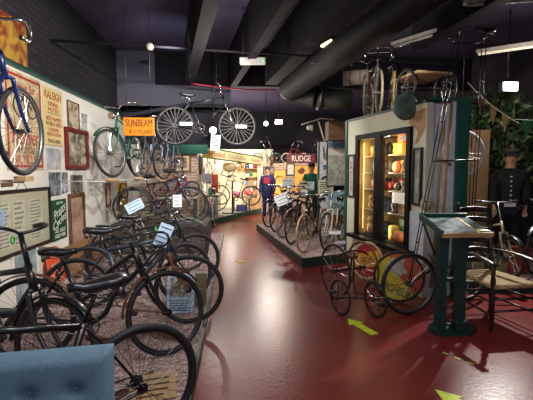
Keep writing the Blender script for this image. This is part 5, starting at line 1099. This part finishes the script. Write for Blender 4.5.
spot('far_spot', (.975, 12.9, 3.1), (.8, 8, .2), 180, NEUT, 110, .8, .06)
spot('far_spot_warm', (1.396, 12.9, 3.16), (.6, 8, .2), 110, WARM, 110, .8, .06)
spot('corner_spot', (4.285, 5.95, 2.88), (1.9, 2.7, 0), 500, (1, .95, .88), 75, .4, .035)
spot('wall_spot', (.35, 2.3, 3.2), (LW, 6.3, 1.9), 720, (1, .97, .93), 85, .8, .04)
spot('wall_spot', (.2, 5.0, 3.2), (-1.6, 8.0, 1.3), 280, (1, .97, .93), 90, .8, .04)
spot('end_wall_fill', (-.9, 5.6, 3.25), (-1.5, 8.8, 3.4), 150, (.92, .94, 1), 75, .9, .06)  # fill added to lift the grey bulkhead, no lamp stands there
spot('bed_spot', (-.2, 1.2, 3.3), (-1.2, 3.2, .2), 110, (.95, .95, 1), 80, .9, .3)
spot('island_fill', (.2, 5.2, 2.95), (1.6, 8.2, .9), 260, NEUT, 75, .8, .08)  # fill placed to brighten the white island panel, no fitting
spot('fascia_fill', (1.6, 10.2, 3.2), (.1, 13.3, 1.9), 800, NEUT, 60, .8, .08)  # added only to brighten the cream fascia sign
spot('cabinet_wall_fill', (.2, 3.9, 2.3), (2.3, 5.6, 1.3), 34, NEUT, 65, .8, .06)  # added to brighten the white booth wall, without a fixture
spot('roof_fill', (1.25, 3.4, 2.55), (2.35, 5.9, 3.2), 260, NEUT, 32, .8, .06)  # unseen source added to light the roof bicycles
spot('brick_spot', (1.3, 12.2, 3.2), (2.0, 15, 1.2), 750, WARM, 90, .8, .05)
point('workshop_lamp', (-.15, 13.9, 2.15), 190, NEUT, .1)
point('pier_lamp', (-1.0, 9.7, 2.6), 45, NEUT, .1)
area('room_fill', (1.3, .6, 3.25), (1.3, .6, 0), 45, 2.5, 2.4, NEUT)  # broad unseen fill added overhead for even room light
point('aisle_fill', (.1, 2.4, 2.75), 45, NEUT, .15)  # these aisle points are added fill for the dark ceiling, nothing hangs here
point('aisle_fill', (-.2, 5.9, 2.75), 50, NEUT, .15)
point('aisle_fill', (.1, 9.2, 2.7), 40, NEUT, .15)
point('tree_fill', (4.0, 5.3, 3.1), 22, NEUT, .1)  # small fill added to brighten the leaves, no lamp fitting
# tubes inside the cabinet
for u in (.1, .84, 1.36):
    p_ = BL(u, .03, 1.7); t_ = BL(u + (.3 if u < .8 else (.25 if u < 1 else -.3)), .4, 1.7)
    area('cabinet_tube', p_, t_, 5.5, .03, .75, (1, .8, .46))
    area('cabinet_tube', BL(u, .03, .95), t_ - V((0, 0, .75)), 1.8, .03, .7, (1, .8, .5))
w = bpy.data.worlds.new('room_daylight'); SC.world = w; w.use_nodes = True
w.node_tree.nodes['Background'].inputs['Color'].default_value = (.40, .44, .56, 1)
w.node_tree.nodes['Background'].inputs['Strength'].default_value = 1.3
SC.view_settings.view_transform = 'Standard'; SC.view_settings.look = 'None'; SC.view_settings.gamma = 1; SC.view_settings.exposure = 0
SC.view_settings.use_curve_mapping = False
